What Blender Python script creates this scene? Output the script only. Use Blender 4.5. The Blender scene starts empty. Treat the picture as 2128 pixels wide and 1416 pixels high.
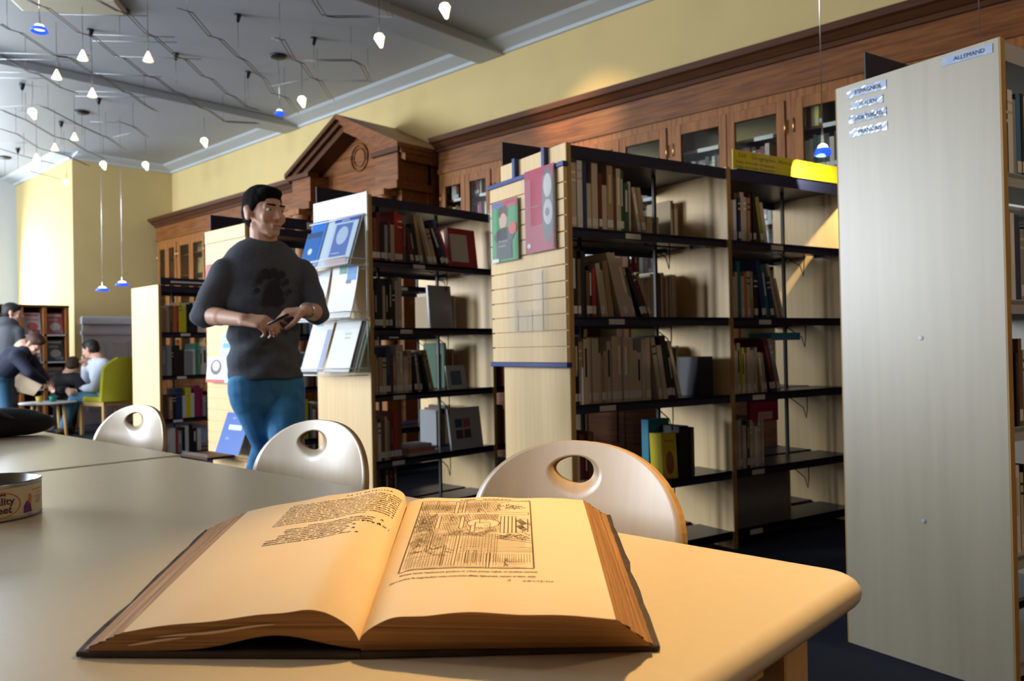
import bpy, math, random
import numpy as np
from mathutils import Vector, Matrix
R = math.radians
COL = bpy.context.scene.collection
SC = bpy.context.scene

# ------------------------------------------------------------------ camera
F_PX, W_PX, H_PX = 1662.8, 2128, 1416
PITCH, ROLL, YAW, YAWC = R(0.5537), R(1.1044), R(47.4007), R(32.7605)
CAM_H = 1.02
FWD0 = Vector((math.sin(YAW), math.cos(YAW), 0)); RGT0 = Vector((math.cos(YAW), -math.sin(YAW), 0))
def _axes():
    c, s = math.cos(PITCH), math.sin(PITCH)
    Rx = Matrix(((1, 0, 0), (0, c, s), (0, -s, c)))
    c, s = math.cos(ROLL), math.sin(ROLL)
    Rz = Matrix(((c, s, 0), (-s, c, 0), (0, 0, 1)))
    M = Rz @ Rx
    out = []
    for row in M:
        out.append(RGT0 * row[0] + Vector((0, 0, -1)) * row[1] + FWD0 * row[2])
    return out   # right, down, forward in the room
AX_R, AX_D, AX_F = _axes()
cd = bpy.data.cameras.new('camera'); cam = bpy.data.objects.new('camera', cd); COL.objects.link(cam)
cd.sensor_width = 36; cd.lens = 36 * F_PX / W_PX; cd.clip_start = .02; cd.clip_end = 60
mm = Matrix.Identity(4)
for i in range(3):
    mm[i][0] = AX_R[i]; mm[i][1] = -AX_D[i]; mm[i][2] = -AX_F[i]
mm[0][3], mm[1][3], mm[2][3] = 0, 0, CAM_H
cam.matrix_world = mm
cd.dof.use_dof = True; cd.dof.focus_distance = 1.25; cd.dof.aperture_fstop = 8.0
SC.camera = cam
def at(px, py, d):
    """room point seen at (px, py) of the 2128x1416 frame at depth d"""
    return Vector((0, 0, CAM_H)) + (AX_R * ((px - 1064) / F_PX) + AX_D * ((py - 708) / F_PX) + AX_F) * d
def atz(px, py, z):
    v = AX_R * ((px - 1064) / F_PX) + AX_D * ((py - 708) / F_PX) + AX_F
    return Vector((0, 0, CAM_H)) + v * ((z - CAM_H) / v.z)

# ------------------------------------------------------------------ world, exposure, daylight
SC.view_settings.view_transform = 'Standard'; SC.view_settings.look = 'None'
SC.view_settings.gamma = 1; SC.view_settings.use_curve_mapping = False
SC.view_settings.exposure = 0.15
w = bpy.data.worlds.new('sky'); SC.world = w; w.use_nodes = True
w.node_tree.nodes['Background'].inputs[0].default_value = (.72, .86, 1, 1)
w.node_tree.nodes['Background'].inputs[1].default_value = 1.0

def lamp(name, kind, loc, energy, color, size=None, size_y=None, target=None, spot=None, blend=.5, rot=None):
    l = bpy.data.lights.new(name, kind); o = bpy.data.objects.new(name, l); COL.objects.link(o)
    l.energy = energy; l.color = color; o.location = loc
    if kind == 'AREA':
        l.shape = 'RECTANGLE'; l.size = size; l.size_y = size_y or size
    elif size is not None: l.shadow_soft_size = size
    if spot: l.spot_size = R(spot); l.spot_blend = blend
    if target is not None:
        o.rotation_euler = (Vector(target) - Vector(loc)).to_track_quat('-Z', 'Y').to_euler()
    return o
WIN_Y = (4.4, 7.4, 10.4, 13.4)          # tall windows in the left wall
for i, y in enumerate(WIN_Y):
    lamp('window_daylight', 'AREA', (-3.42, y, 2.4), (45, 210, 640, 250)[i], (.86, .93, 1.0), 1.5, 2.9, target=(3, y - .6 , 1.9))
lamp('window_daylight', 'AREA', (3.0, 15.2, 2.4), 170, (.82, .91, 1.0), 2.0, 1.5, target=(3.0, 8, 1.4))
lamp('front_fill_light', 'POINT', (2.3, -2.7, 3.4), 80, (1, .80, .56), .12)  # unseen fill light, added to brighten book spines and panel edges facing this end
# halogen pendant over the reading table, just above the frame
lamp('reading_lamp_light', 'SPOT', (1.22, .66, 1.95), 84, (1.0, .62, .25), .035, target=(.93, .62, .74), spot=60, blend=.75)

# ------------------------------------------------------------------ materials
MATS = {}
def mat(name, col, rough=.6, metal=0, noise=0, scale=8, stretch=None, col2=None, spec=.5, coat=0, bump=0, emit=None, trans=0, alpha=1, ior=1.45, bscale=None):
    if name in MATS: return MATS[name]
    m = bpy.data.materials.new(name); m.use_nodes = True; nt = m.node_tree
    b = nt.nodes['Principled BSDF']
    b.inputs['Base Color'].default_value = (*col, 1); b.inputs['Roughness'].default_value = rough
    b.inputs['Metallic'].default_value = metal; b.inputs['Specular IOR Level'].default_value = spec
    b.inputs['Coat Weight'].default_value = coat; b.inputs['IOR'].default_value = ior
    b.inputs['Transmission Weight'].default_value = trans; b.inputs['Alpha'].default_value = alpha
    if emit: b.inputs['Emission Color'].default_value = (*emit[0], 1); b.inputs['Emission Strength'].default_value = emit[1]
    if noise or col2 or bump:
        tc = nt.nodes.new('ShaderNodeTexCoord'); mp = nt.nodes.new('ShaderNodeMapping'); n = nt.nodes.new('ShaderNodeTexNoise')
        nt.links.new(tc.outputs['Object'], mp.inputs[0]); nt.links.new(mp.outputs[0], n.inputs['Vector'])
        n.inputs['Scale'].default_value = scale; n.inputs['Detail'].default_value = 6
        if stretch: mp.inputs['Scale'].default_value = stretch
        if noise or col2:
            r = nt.nodes.new('ShaderNodeValToRGB'); c2 = col2 or tuple(c * (1 - noise) for c in col)
            r.color_ramp.elements[0].color = (*c2, 1); r.color_ramp.elements[1].color = (*col, 1)
            r.color_ramp.elements[0].position = .32; r.color_ramp.elements[1].position = .68
            nt.links.new(n.outputs['Fac'], r.inputs[0]); nt.links.new(r.outputs[0], b.inputs['Base Color'])
        if bump:
            bp = nt.nodes.new('ShaderNodeBump'); bp.inputs['Strength'].default_value = bump; bp.inputs['Distance'].default_value = .01
            nt.links.new(n.outputs['Fac'], bp.inputs['Height']); nt.links.new(bp.outputs[0], b.inputs['Normal'])
    MATS[name] = m; return m
M = dict(
 
 wall=mat('yellow_wall', (.54, .42, .19), .85, noise=.05, scale=3),
 ceil=mat('ceiling_paint', (.37, .40, .44), .5, noise=.04, scale=2),
 trim=mat('pale_trim', (.46, .51, .56), .6),
 wains=mat('wainscot_paint', (.50, .53, .60), .55),
 wains2=mat('wainscot_bead', (.62, .56, .36), .55),
 floor=mat('blue_carpet', (.020, .030, .060), .95, noise=.5, scale=180),
 laminate=mat('cream_laminate', (.72, .61, .42), .34, noise=.03, scale=60, spec=.75),
 maple=mat('maple_board', (.88, .63, .32), .42, noise=.10, scale=3, stretch=(14, 14, .6), spec=.45),
 maple_edge=mat('maple_edge', (.52, .31, .10), .45, noise=.25, scale=4, stretch=(12, 12, .7)),
 maple_grey=mat('pale_maple_board', (.48, .42, .31), .33, noise=.10, scale=3, stretch=(10, 10, .5), spec=1.0),
 beech=mat('beech_leg', (.66, .42, .17), .45, noise=.15, scale=4, stretch=(12, 12, 1)),
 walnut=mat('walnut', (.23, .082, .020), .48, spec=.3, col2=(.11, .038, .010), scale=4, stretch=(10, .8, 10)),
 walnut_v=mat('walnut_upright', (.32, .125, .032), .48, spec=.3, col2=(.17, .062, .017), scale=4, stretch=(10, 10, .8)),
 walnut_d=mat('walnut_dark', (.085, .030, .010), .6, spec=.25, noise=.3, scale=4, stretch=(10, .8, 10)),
 navy=mat('navy_metal', (.010, .014, .045), .34, spec=.5),
 navy2=mat('blue_anodised', (.012, .040, .22), .35),
 blackm=mat('black_metal', (.008, .008, .012), .45),
 white=mat('white_enamel', (.82, .84, .86), .4),
 greym=mat('grey_shelf', (.42, .45, .48), .45),
 chrome=mat('chrome', (.75, .76, .78), .22, metal=1),
 brass=mat('brass', (.70, .45, .15), .35, metal=1),
 wire=mat('lamp_wire', (.16, .14, .13), .35, metal=.8),
 clear=mat('acrylic', (.92, .95, .97), .06, alpha=.06),
 glass=mat('cabinet_glass', (.9, .95, .95), .03, trans=1, ior=1.2),
 paper=mat('book_page_paper', (.80, .62, .38), .75, noise=.06, scale=6),
 edge=mat('page_edges', (.22, .10, .04), .85, col2=(.50, .26, .09), scale=22, stretch=(.12, .12, 26), bump=.3),
 ink=mat('ink', (.035, .020, .008), .9, spec=.1),
 leather=mat('old_leather', (.060, .035, .020), .6, noise=.5, scale=30, bump=.4),
 skin=mat('skin', (.72, .42, .30), .5, noise=.05, scale=20),
 hair=mat('dark_hair', (.006, .005, .006), .9, spec=.2, noise=.4, scale=90, bump=.5),
 sweat=mat('charcoal_knit', (.095, .108, .140), .9, noise=.2, scale=120, bump=.12),
 sweat_p=mat('faded_print', (.026, .029, .038), .9),
 denim=mat('denim', (.020, .13, .34), .85, col2=(.07, .31, .60), scale=9, bump=.15),
 eyew=mat('eye_white', (.75, .72, .70), .3), iris=mat('dark_iris', (.02, .012, .008), .2), lip=mat('lips', (.50, .20, .16), .5),
)
def plain(c, rough=.55, **k):
    return mat('paint_%02d%02d%02d_%s' % (int(c[0] * 99), int(c[1] * 99), int(c[2] * 99), str(rough)[1:]), c, rough, **k)

# ------------------------------------------------------------------ mesh helpers
class MB:
    def __init__(s): s.v = []; s.f = []; s.m = []; s.sm = []
    def quad(s, pts, mi=0, smooth=False):
        b = len(s.v); s.v += [tuple(p) for p in pts]; s.f.append(tuple(range(b, b + len(pts)))); s.m.append(mi); s.sm.append(smooth); return s
    def box(s, x0, x1, y0, y1, z0, z1, mi=0, T=None):
        b = len(s.v)
        P = [(x0, y0, z0), (x1, y0, z0), (x1, y1, z0), (x0, y1, z0), (x0, y0, z1), (x1, y0, z1), (x1, y1, z1), (x0, y1, z1)]
        if T is not None: P = [tuple(T @ Vector(p)) for p in P]
        s.v += P
        for f in ((0, 3, 2, 1), (4, 5, 6, 7), (0, 1, 5, 4), (1, 2, 6, 5), (2, 3, 7, 6), (3, 0, 4, 7)):
            s.f.append(tuple(b + i for i in f)); s.m.append(mi); s.sm.append(False)
        return s
    def tube(s, pts, r, n=8, mi=0, cap=True):
        pts = [Vector(p) for p in pts]; rs = r if isinstance(r, (list, tuple)) else [r] * len(pts); rings = []
        for i, p in enumerate(pts):
            t = (pts[min(i + 1, len(pts) - 1)] - pts[max(i - 1, 0)]).normalized()
            up = Vector((0, 0, 1)) if abs(t.z) < .95 else Vector((1, 0, 0))
            a = t.cross(up).normalized(); c = t.cross(a)
            b = len(s.v); rings.append(b)
            for k in range(n):
                q = 2 * math.pi * k / n; s.v.append(tuple(p + (a * math.cos(q) + c * math.sin(q)) * rs[i]))
        for i in range(len(pts) - 1):
            for k in range(n):
                a, b = rings[i], rings[i + 1]; k2 = (k + 1) % n
                s.f.append((a + k, a + k2, b + k2, b + k)); s.m.append(mi); s.sm.append(True)
        if cap:
            s.f.append(tuple(rings[0] + k for k in range(n))); s.m.append(mi); s.sm.append(False)
            s.f.append(tuple(rings[-1] + k for k in reversed(range(n)))); s.m.append(mi); s.sm.append(False)
        return s
    def lathe(s, prof, n=24, mi=0, c=(0, 0, 0), smooth=True):
        b0 = len(s.v)
        for (r, z) in prof:
            for k in range(n):
                q = 2 * math.pi * k / n; s.v.append((c[0] + r * math.cos(q), c[1] + r * math.sin(q), c[2] + z))
        for i in range(len(prof) - 1):
            for k in range(n):
                k2 = (k + 1) % n; a = b0 + i * n; b = a + n
                s.f.append((a + k, a + k2, b + k2, b + k)); s.m.append(mi); s.sm.append(smooth)
        return s
    def prism(s, poly, axis, a0, a1, mi=0):
        """poly of 2-tuples extruded along axis 'x','y' or 'z'"""
        def P(u, v, a): return {'x': (a, u, v), 'y': (u, a, v), 'z': (u, v, a)}[axis]
        b = len(s.v); n = len(poly)
        s.v += [P(u, v, a0) for u, v in poly] + [P(u, v, a1) for u, v in poly]
        s.f.append(tuple(range(b, b + n))); s.f.append(tuple(range(b + 2 * n - 1, b + n - 1, -1))); s.m += [mi, mi]; s.sm += [False, False]
        for i in range(n):
            j = (i + 1) % n; s.f.append((b + i, b + j, b + n + j, b + n + i)); s.m.append(mi); s.sm.append(False)
        return s
    def grid(s, rows, mi=0, smooth=True):
        b = len(s.v); n = len(rows[0])
        for r in rows: s.v += [tuple(p) for p in r]
        for i in range(len(rows) - 1):
            for j in range(n - 1):
                s.f.append((b + i * n + j, b + i * n + j + 1, b + (i + 1) * n + j + 1, b + (i + 1) * n + j)); s.m.append(mi); s.sm.append(smooth)
        return s
    def build(s, name, mats, parent=None, bevel=0, seg=2, recalc=True):
        me = bpy.data.meshes.new(name); me.from_pydata(s.v, [], s.f)
        for m_ in (mats if isinstance(mats, (list, tuple)) else [mats]): me.materials.append(m_)
        me.polygons.foreach_set('material_index', s.m); me.polygons.foreach_set('use_smooth', s.sm)
        if recalc:
            import bmesh
            bm = bmesh.new(); bm.from_mesh(me); bmesh.ops.recalc_face_normals(bm, faces=bm.faces); bm.to_mesh(me); bm.free()
        me.update()
        o = bpy.data.objects.new(name, me); COL.objects.link(o)
        if parent is not None: o.parent = parent
        if bevel:
            b = o.modifiers.new('bevel', 'BEVEL'); b.width = bevel; b.segments = seg; b.limit_method = 'ANGLE'
        return o
def tag(o, label=None, cat=None, group=None, kind=None):
    if label:
        o['label'] = label
        n = len(label.split())
        if n > 16 or n < 4: print('LABEL LEN', n, label)
    if cat: o['category'] = cat
    if group: o['group'] = group
    if kind: o['kind'] = kind
    return o
def empty(name, loc=(0, 0, 0), rz=0):
    o = bpy.data.objects.new(name, None); COL.objects.link(o); o.location = loc; o.rotation_euler = (0, 0, rz); o.empty_display_size = .1; return o
def text_mesh(name, body, size, m, parent=None, align='CENTER', font_shear=0, offset=0, extrude=0.0004, mapper=None, res=3, fit=None):
    c = bpy.data.curves.new('t', 'FONT'); c.body = body; c.size = size; c.align_x = align; c.align_y = 'CENTER'; c.extrude = extrude
    c.shear = font_shear; c.offset = offset; c.resolution_u = res
    t = bpy.data.objects.new('t', c); COL.objects.link(t)
    dg = bpy.context.evaluated_depsgraph_get(); dg.update()
    me = bpy.data.meshes.new_from_object(t.evaluated_get(dg)); bpy.data.objects.remove(t); bpy.data.curves.remove(c)
    if fit:
        w0 = max(v.co.x for v in me.vertices) - min(v.co.x for v in me.vertices)
        for v in me.vertices: v.co.x *= fit / w0
    if mapper:
        for v in me.vertices: v.co = mapper(v.co.x, v.co.y)
    me.materials.clear(); me.materials.append(m)
    o = bpy.data.objects.new(name, me); COL.objects.link(o)
    if parent is not None: o.parent = parent
    return o

# ------------------------------------------------------------------ room shell
CZ, WX, EY = 4.01, 5.8, 12.71
def struct(name, mb, m, **k):
    return tag(mb.build(name, m, **k), kind='structure')
struct('floor', MB().box(-3.7, 6.1, -4.2, 15.6, -.1, 0), M['floor'])
struct('ceiling', MB().box(-3.7, 6.1, -4.2, 15.6, CZ, CZ + .15), M['ceil'])
struct('wall_right', MB().box(WX, WX + .2, -4.2, EY, 0, CZ), M['wall'])
struct('wall_end', MB().box(4.6, WX + .2, EY, EY + .2, 0, CZ), M['wall'])
struct('wall_alcove', MB().box(4.31, 4.6, EY, 15.5, 0, CZ), M['wall'])
struct('wall_front', MB().box(-3.7, 6.1, -4.2, -4.0, 0, CZ), M['walnut_v'])
lw = MB(); ys = [-4.0]
for y in WIN_Y: ys += [y - .78, y + .78]
ys.append(15.5)
for i in range(0, len(ys), 2): lw.box(-3.7, -3.5, ys[i], ys[i + 1], 0, CZ)
for y in WIN_Y: lw.box(-3.7, -3.5, y - .78, y + .78, 0, .9).box(-3.7, -3.5, y - .78, y + .78, 3.85, CZ)
struct('wall_left', lw, M['wall'])
for i, y in enumerate(WIN_Y):
    f = MB()
    for a, b in ((-.78, -.70), (.70, .78), (-.04, .04)): f.box(-3.68, -3.6, y + a, y + b, .9, 3.85)
    for z in (.9, 2.5, 3.77): f.box(-3.68, -3.6, y - .78, y + .78, z, z + .08)
    o = struct('window_%d' % (i + 1), f, M['white'])
    tag(MB().box(-3.645, -3.64, y - .76, y + .76, .92, 3.83).build('window_pane', M['glass'], o))
# back wall with a tall white-framed window, partly seen at the far left
struct('wall_back', MB().box(-3.7, 2.0, 15.3, 15.5, 0, CZ).box(3.9, 4.31, 15.3, 15.5, 0, CZ).box(2.0, 3.9, 15.3, 15.5, 0, .9).box(2.0, 3.9, 15.3, 15.5, 3.6, CZ), M['trim'])
f = MB()
for a, b in ((2.0, 2.1), (3.72, 3.9), (2.9, 3.0)): f.box(a, b, 15.26, 15.36, .9, 3.6)
for z in (.9, 2.5, 3.48): f.box(2.0, 3.9, 15.26, 15.36, z, z + .12)
o = struct('window_6', f, M['white'])
MB().box(2.05, 3.85, 15.31, 15.315, .95, 3.5).build('window_pane', M['glass'], o)
# crown moulding
def crown(name, x0, x1, y0, y1, side):
    d = .26; prof = [(0, 0), (0, -.075), (.03, -.075), (.05, -.05), (d - .04, -.02), (d, 0)]
    m = MB()
    if side == 'x-': m.prism([(x1 - a, CZ + b) for a, b in prof], 'y', y0, y1)
    elif side == 'y-':
        m.prism([(y1 - a, CZ + b) for a, b in prof], 'x', x0, x1)
    struct(name, m, M['trim'])
crown('trim_1', 0, WX, -4, EY, 'x-'); crown('trim_2', 4.31, WX, 0, EY, 'y-'); crown('trim_3', 0, 4.31, EY, 15.3, 'x-')
for i, y in enumerate((1.75, 5.36, 9.0)):
    struct('trim_%d' % (i + 4), MB().box(-3.5, WX - .001, y, y + .36, CZ - .085, CZ + .001), M['ceil'], bevel=.012)
# wainscot on the end wall: grey painted panels
wn = MB().box(4.41, WX - .5, EY - .03, EY, 0, 1.62).box(4.39, WX - .45, EY - .075, EY, 1.50, 1.60).box(4.39, WX - .45, EY - .05, EY, 1.34, 1.40)
for k in range(3):
    x = 4.46 + k * .34
    wn.box(x, x + .27, EY - .04, EY - .029, .2, 1.26)
struct('trim_7', wn, M['wains'], bevel=.01)
wb = MB()
for k in range(3):
    x = 4.485 + k * .34
    for a, b, c, d in ((0, .014, .24, 1.22), (.206, .22, .24, 1.22), (0, .22, 1.206, 1.22), (0, .22, .24, .254)): wb.box(x + a, x + b, EY - .046, EY - .039, c, d)
struct('trim_8', wb, M['wains2'])

# ------------------------------------------------------------------ reading tables
def rounded(x0, x1, y0, y1, r, n=8):
    p = []
    for cx, cy, a in ((x1 - r, y1 - r, 0), (x0 + r, y1 - r, 90), (x0 + r, y0 + r, 180), (x1 - r, y0 + r, 270)):
        for k in range(n + 1):
            q = R(a + 90 * k / n); p.append((cx + r * math.cos(q), cy + r * math.sin(q)))
    return p
def table(label, x0, x1, y0, y1):
    t = empty('reading_table', ((x0 + x1) / 2, (y0 + y1) / 2, 0)); tag(t, label, 'table', 'pale reading tables in a row')
    cx, cy = (x0 + x1) / 2, (y0 + y1) / 2; m = MB(); rings = []
    prof = []
    h, top = .034, .74
    for k in range(9):
        a = R(-90 + 180 * k / 8); prof.append((h / 2 - h / 2 * math.cos(a), top - h / 2 + h / 2 * math.sin(a)))
    for ins, z in prof:
        b = len(m.v); rings.append(b); P = rounded(x0 - cx + ins, x1 - cx - ins, y0 - cy + ins, y1 - cy - ins, .05 - ins * .7)
        m.v += [(a, c, z) for a, c in P]; n = len(P)
    for i in range(len(rings) - 1):
        for k in range(n):
            k2 = (k + 1) % n; m.f.append((rings[i] + k, rings[i] + k2, rings[i + 1] + k2, rings[i + 1] + k)); m.m.append(0); m.sm.append(True)
    m.f.append(tuple(rings[-1] + k for k in range(n))); m.m.append(0); m.sm.append(False)
    m.f.append(tuple(rings[0] + k for k in reversed(range(n)))); m.m.append(0); m.sm.append(False)
    m.build('tabletop', M['laminate'], t)
    X, Y = (x1 - x0) / 2, (y1 - y0) / 2
    for sx in (-1, 1):
        for sy in (-1, 1):
            MB().box(sx * (X - .075) - .035, sx * (X - .075) + .035, sy * (Y - .10) - .035, sy * (Y - .10) + .035, 0, .706).build('leg', M['beech'], t, bevel=.006)
    for sx in (-1, 1): MB().box(sx * (X - .075) - .012, sx * (X - .075) + .012, -Y + .135, Y - .135, .63, .706).build('apron', M['beech'], t)
    for sy in (-1, 1): MB().box(-X + .11, X - .11, sy * (Y - .10) - .012, sy * (Y - .10) + .012, .63, .706).build('apron', M['beech'], t)
    return t
table('pale reading table carrying the open antique book, nearest to the camera', -.02, 1.005, .338, 2.19)
table('pale reading table beyond the seam, carrying the black bag', -.02, 1.035, 2.194, 4.05)

# ------------------------------------------------------------------ antique open book
GN, GF = Vector((.4429, .602, .752)), Vector((.8213, .9885, .768))
RN = [(.442, .6036, .7554), (.4434, .601, .760), (.4479, .5931, .7675), (.4585, .5743, .7784), (.4712, .5518, .7825), (.4898, .5188, .7859), (.5165, .4715, .7877), (.5371, .435, .7889), (.5574, .399, .790)]
RF = [(.8209, .9892, .7695), (.823, .9856, .7772), (.8287, .9758, .7821), (.8372, .9612, .7855), (.8472, .9441, .7874), (.871, .9033, .7884), (.9021, .85, .7882), (.9326, .7979, .7895), (.9628, .7461, .790)]
LN = [(.4421, .603, .7542), (.4402, .6053, .7608), (.4371, .609, .7673), (.4284, .6195, .7766), (.4188, .6311, .7832), (.4091, .6428, .785), (.3947, .6601, .7811), (.3751, .6837, .7768), (.3369, .7298, .7707), (.3003, .7738, .765)]
LF = [(.8208, .9891, .7726), (.820, .9902, .7817), (.8196, .9907, .7886), (.8139, .9979, .7971), (.7996, 1.0162, .8033), (.7833, 1.0371, .8011), (.7585, 1.0687, .7921), (.7318, 1.1028, .7854), (.6926, 1.1529, .7749), (.6605, 1.1939, .7665)]
def resample(P, n):
    P = [Vector(p) for p in P]; L = [0]
    for a, b in zip(P, P[1:]): L.append(L[-1] + (b - a).length)
    out = []
    for k in range(n):
        t = L[-1] * k / (n - 1); i = 0
        while i < len(P) - 2 and L[i + 1] < t: i += 1
        u = (t - L[i]) / max(1e-9, L[i + 1] - L[i])
        p0 = P[max(i - 1, 0)]; p1 = P[i]; p2 = P[i + 1]; p3 = P[min(i + 2, len(P) - 1)]
        m1 = (p2 - p0) * .5; m2 = (p3 - p1) * .5
        if i == 0: m1 = p2 - p1
        q = p1 * (2 * u**3 - 3 * u**2 + 1) + m1 * (u**3 - 2 * u**2 + u) + p2 * (-2 * u**3 + 3 * u**2) + m2 * (u**3 - u**2)
        out.append(q)
    return out
NU, NV = 49, 41
def surf(near, far, wav):
    a = resample(near, NU); b = resample(far, NU); rows = []
    for j in range(NV):
        v = j / (NV - 1); r = []
        for i in range(NU):
            u = i / (NU - 1); p = a[i].lerp(b[i], v)
            p.z += wav * min(1, u * 3) * (.0012 * math.sin(9 * u + 2.3) * (1 if v > .5 else .7) * abs(2 * v - 1) + .0009 * math.sin(17 * u + 6 * v) * abs(2 * v - 1) ** 2)
            r.append(p)
        rows.append(r)
    return rows
SR, SL = surf(RN, RF, 1), surf(LN, LF, 1)
def smap(S, lift=.0005):
    def f(u, v):
        u = min(max(u, 0), 1) * (NU - 1); v = min(max(v, 0), 1) * (NV - 1)
        i, j = min(int(u), NU - 2), min(int(v), NV - 2); a, b = u - i, v - j
        p = (S[j][i] * (1 - a) + S[j][i + 1] * a) * (1 - b) + (S[j + 1][i] * (1 - a) + S[j + 1][i + 1] * a) * b
        n = (S[j][i + 1] - S[j][i]).cross(S[j + 1][i] - S[j][i]).normalized()
        if n.z < 0: n = -n
        return p + n * lift
    return f
book = empty('open_antique_book', (0, 0, 0)); book.location = (.62, .80, .7405)
BO = Vector((.62, .80, .7405))
tag(book, 'large antique folio book lying open at a woodcut on the reading table', 'book')
def rel(rows): return [[Vector(p) - BO for p in r] for r in rows]
BLK = [Vector((.621, .4041, .7475)), Vector((1.0545, .7705, .7475)), Vector((.2760, .8015, .7475)), Vector((.6015, 1.2040, .7475))]
COV = [Vector((.6285, .4015, .742)), Vector((1.0615, .7650, .742)), Vector((.2715, .8070, .742)), Vector((.5890, 1.1990, .742))]
def page_block(S, side):
    """top leaf surface"""
    m = MB().grid(rel(S)); m.build('page', M['paper'], book)
    # the leaves below: fore edge fans out to the cover, head and tail edges follow the leaf
    e = MB()
    top_out = [S[j][NU - 1] for j in range(NV)]
    if side > 0: bn, bf = BLK[0], BLK[1]
    else: bn, bf = BLK[2], BLK[3]
    K = 14; rows = []
    rnd = random.Random(5 + side)
    jit = [[rnd.uniform(-1, 1) * .0011 for _ in range(NV)] for _ in range(K)]
    for k in range(K):
        t = k / (K - 1); r = []
        for j in range(NV):
            p = top_out[j].lerp(bn.lerp(bf, j / (NV - 1)), t)
            if 0 < k < K - 1:
                d = (top_out[j] - S[j][NU - 5]).normalized(); d.z = 0; p = p + d * (jit[k][0] * 2.2 + jit[k][j] * .5)
            r.append(p - BO)
        rows.append(r)
    e.grid(rows)
    base_n = [Vector((p.x, p.y, max(.7465, min(p.z - .0005, .7465)))) for p in S[0]]
    for jj, b_out in ((0, bn), (NV - 1, bf)):
        line = [S[jj][i] for i in range(NU)]
        L = (line[-1] - line[0]).length
        rows = []
        for k in range(8):
            t = k / 7; r = []
            for i in range(NU):
                p = line[i]; u = i / (NU - 1)
                g = GN if jj == 0 else GF
                q = Vector((g.x, g.y, .7465)).lerp(b_out, max(0, u) ** 1.0)
                lift = 0
                if side < 0: lift = .014 * math.exp(-((u - .30) / .20) ** 2)      # hollow under the left half near the spine
                q.z = .7465 + lift
                pp = p.lerp(q, t); r.append(pp - BO)
            rows.append(r)
        e.grid(rows)
    e.build('leaf_block', M['edge'], book)
    # cover board
    c = MB()
    gn, gf = Vector((GN.x, GN.y, .742)), Vector((GF.x, GF.y, .742))
    oN = COV[0] if side > 0 else COV[2]; oF = COV[1] if side > 0 else COV[3]
    ext = (gn - gf).normalized() * .006
    q = [gn + ext, oN + ext * .3, oF - ext, gf - ext]
    n = 14; lo = []; hi = []
    rr = random.Random(9 + side)
    P = []
    for a, b in zip(q, q[1:] + q[:1]):
        for k in range(n):
            p = a.lerp(b, k / n)
            if a is q[1] and k: p += Vector((rr.uniform(-1, 1), rr.uniform(-1, 1), 0)) * .0016
            P.append(p)
    b0 = len(c.v); N = len(P)
    c.v += [tuple(p - BO + Vector((0, 0, -.001))) for p in P] + [tuple(p - BO + Vector((0, 0, .0042))) for p in P]
    c.f += [tuple(range(N)), tuple(range(2 * N - 1, N - 1, -1))] + [(i, (i + 1) % N, N + (i + 1) % N, N + i) for i in range(N)]
    c.m += [0] * (N + 2); c.sm += [False] * (N + 2)
    c.build('cover_board', M['leather'], book, bevel=.001, seg=1)
page_block(SR, 1); page_block(SL, -1)
# spine between the boards
sp = MB(); rows = []
for j in range(9):
    v = j / 8; g = GN.lerp(GF, v); a = Vector((g.x, g.y, 0)); d = (Vector((.628, .397, 0)) - Vector((.270, .806, 0))).normalized()
    rows.append([a + d * (-.030) + Vector((0, 0, .7425)) - BO, a + d * (-.014) + Vector((0, 0, .747)) - BO, a + Vector((0, 0, .7495)) - BO, a + d * .014 + Vector((0, 0, .747)) - BO, a + d * .03 + Vector((0, 0, .7425)) - BO])
sp.grid(rows); sp.build('spine', M['leather'], book)
# loose leaf edges catching the light along the tail of the left half
ll = MB(); f = smap(SL, 0)
for (u0, u1, dz, th) in ((.38, .86, -.0095, .0022), (.74, .97, -.0125, .0022)):
    rows_t, rows_b = [], []
    for k in range(20):
        u = u0 + (u1 - u0) * k / 19; p = f(u, 0); ta = math.sin(math.pi * k / 19) ** .5
        out = Vector((-.70, -.71, 0)) * (.002 * ta + .0007)
        rows_t.append(p + out + Vector((0, 0, dz + th * .5 * ta)) - BO); rows_b.append(p + out + Vector((0, 0, dz - th * .5 * ta)) - BO)
    ll.grid([rows_t, rows_b])
ll.build('loose_leaf', M['paper'], book)

# --- printed text (curved onto the pages)
LAT = ('machina autem constat ex tignis et trabibus quae in puteo collocantur ut aqua hausta ex imo in canales effundatur rota dentata axem versat '
       'cui catena ferrea circumdata est huius annuli pilas trahunt per fistulas ligneas quibus aqua sursum vehitur fossores igitur venam profundam '
       'persequuntur et materiam effossam corbibus extrahunt postea lavatur et cribris purgatur ut metallum purum in fornace coquatur follibus inflatis '
       'longitudo pedum duodecim latitudo trium altitudo sex erit').split()
rt = random.Random(3)
def latin(n):
    s = ''
    while len(s) < n: s += rt.choice(LAT) + ' '
    return s[:n].strip()
PW, PL = .235, .54         # page width and length
def page_text(body, S, u_left, v_base, size, flip=1, shear=0, width=None, bold=0):
    """text whose baseline runs across the page (u) and whose up is towards the head (v)"""
    f = smap(S, .0004)
    def mp(x, y):
        # reading direction goes left -> right; on the left page u runs outwards so it is reversed
        uu = u_left + (x if S is SR else -x) / PW
        p = f(uu, v_base + y / PL) - BO
        return p
    return text_mesh('printed_text', body, size, M['ink'], book, align='LEFT', extrude=0, mapper=mp, font_shear=shear, offset=bold, res=1, fit=width)
v = .905
page_text('D E   R E   M E T A L L I C A', SL, .40, .955, .0105, bold=.0002, width=.062); page_text('102', SL, .71, .935, .009)
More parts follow.
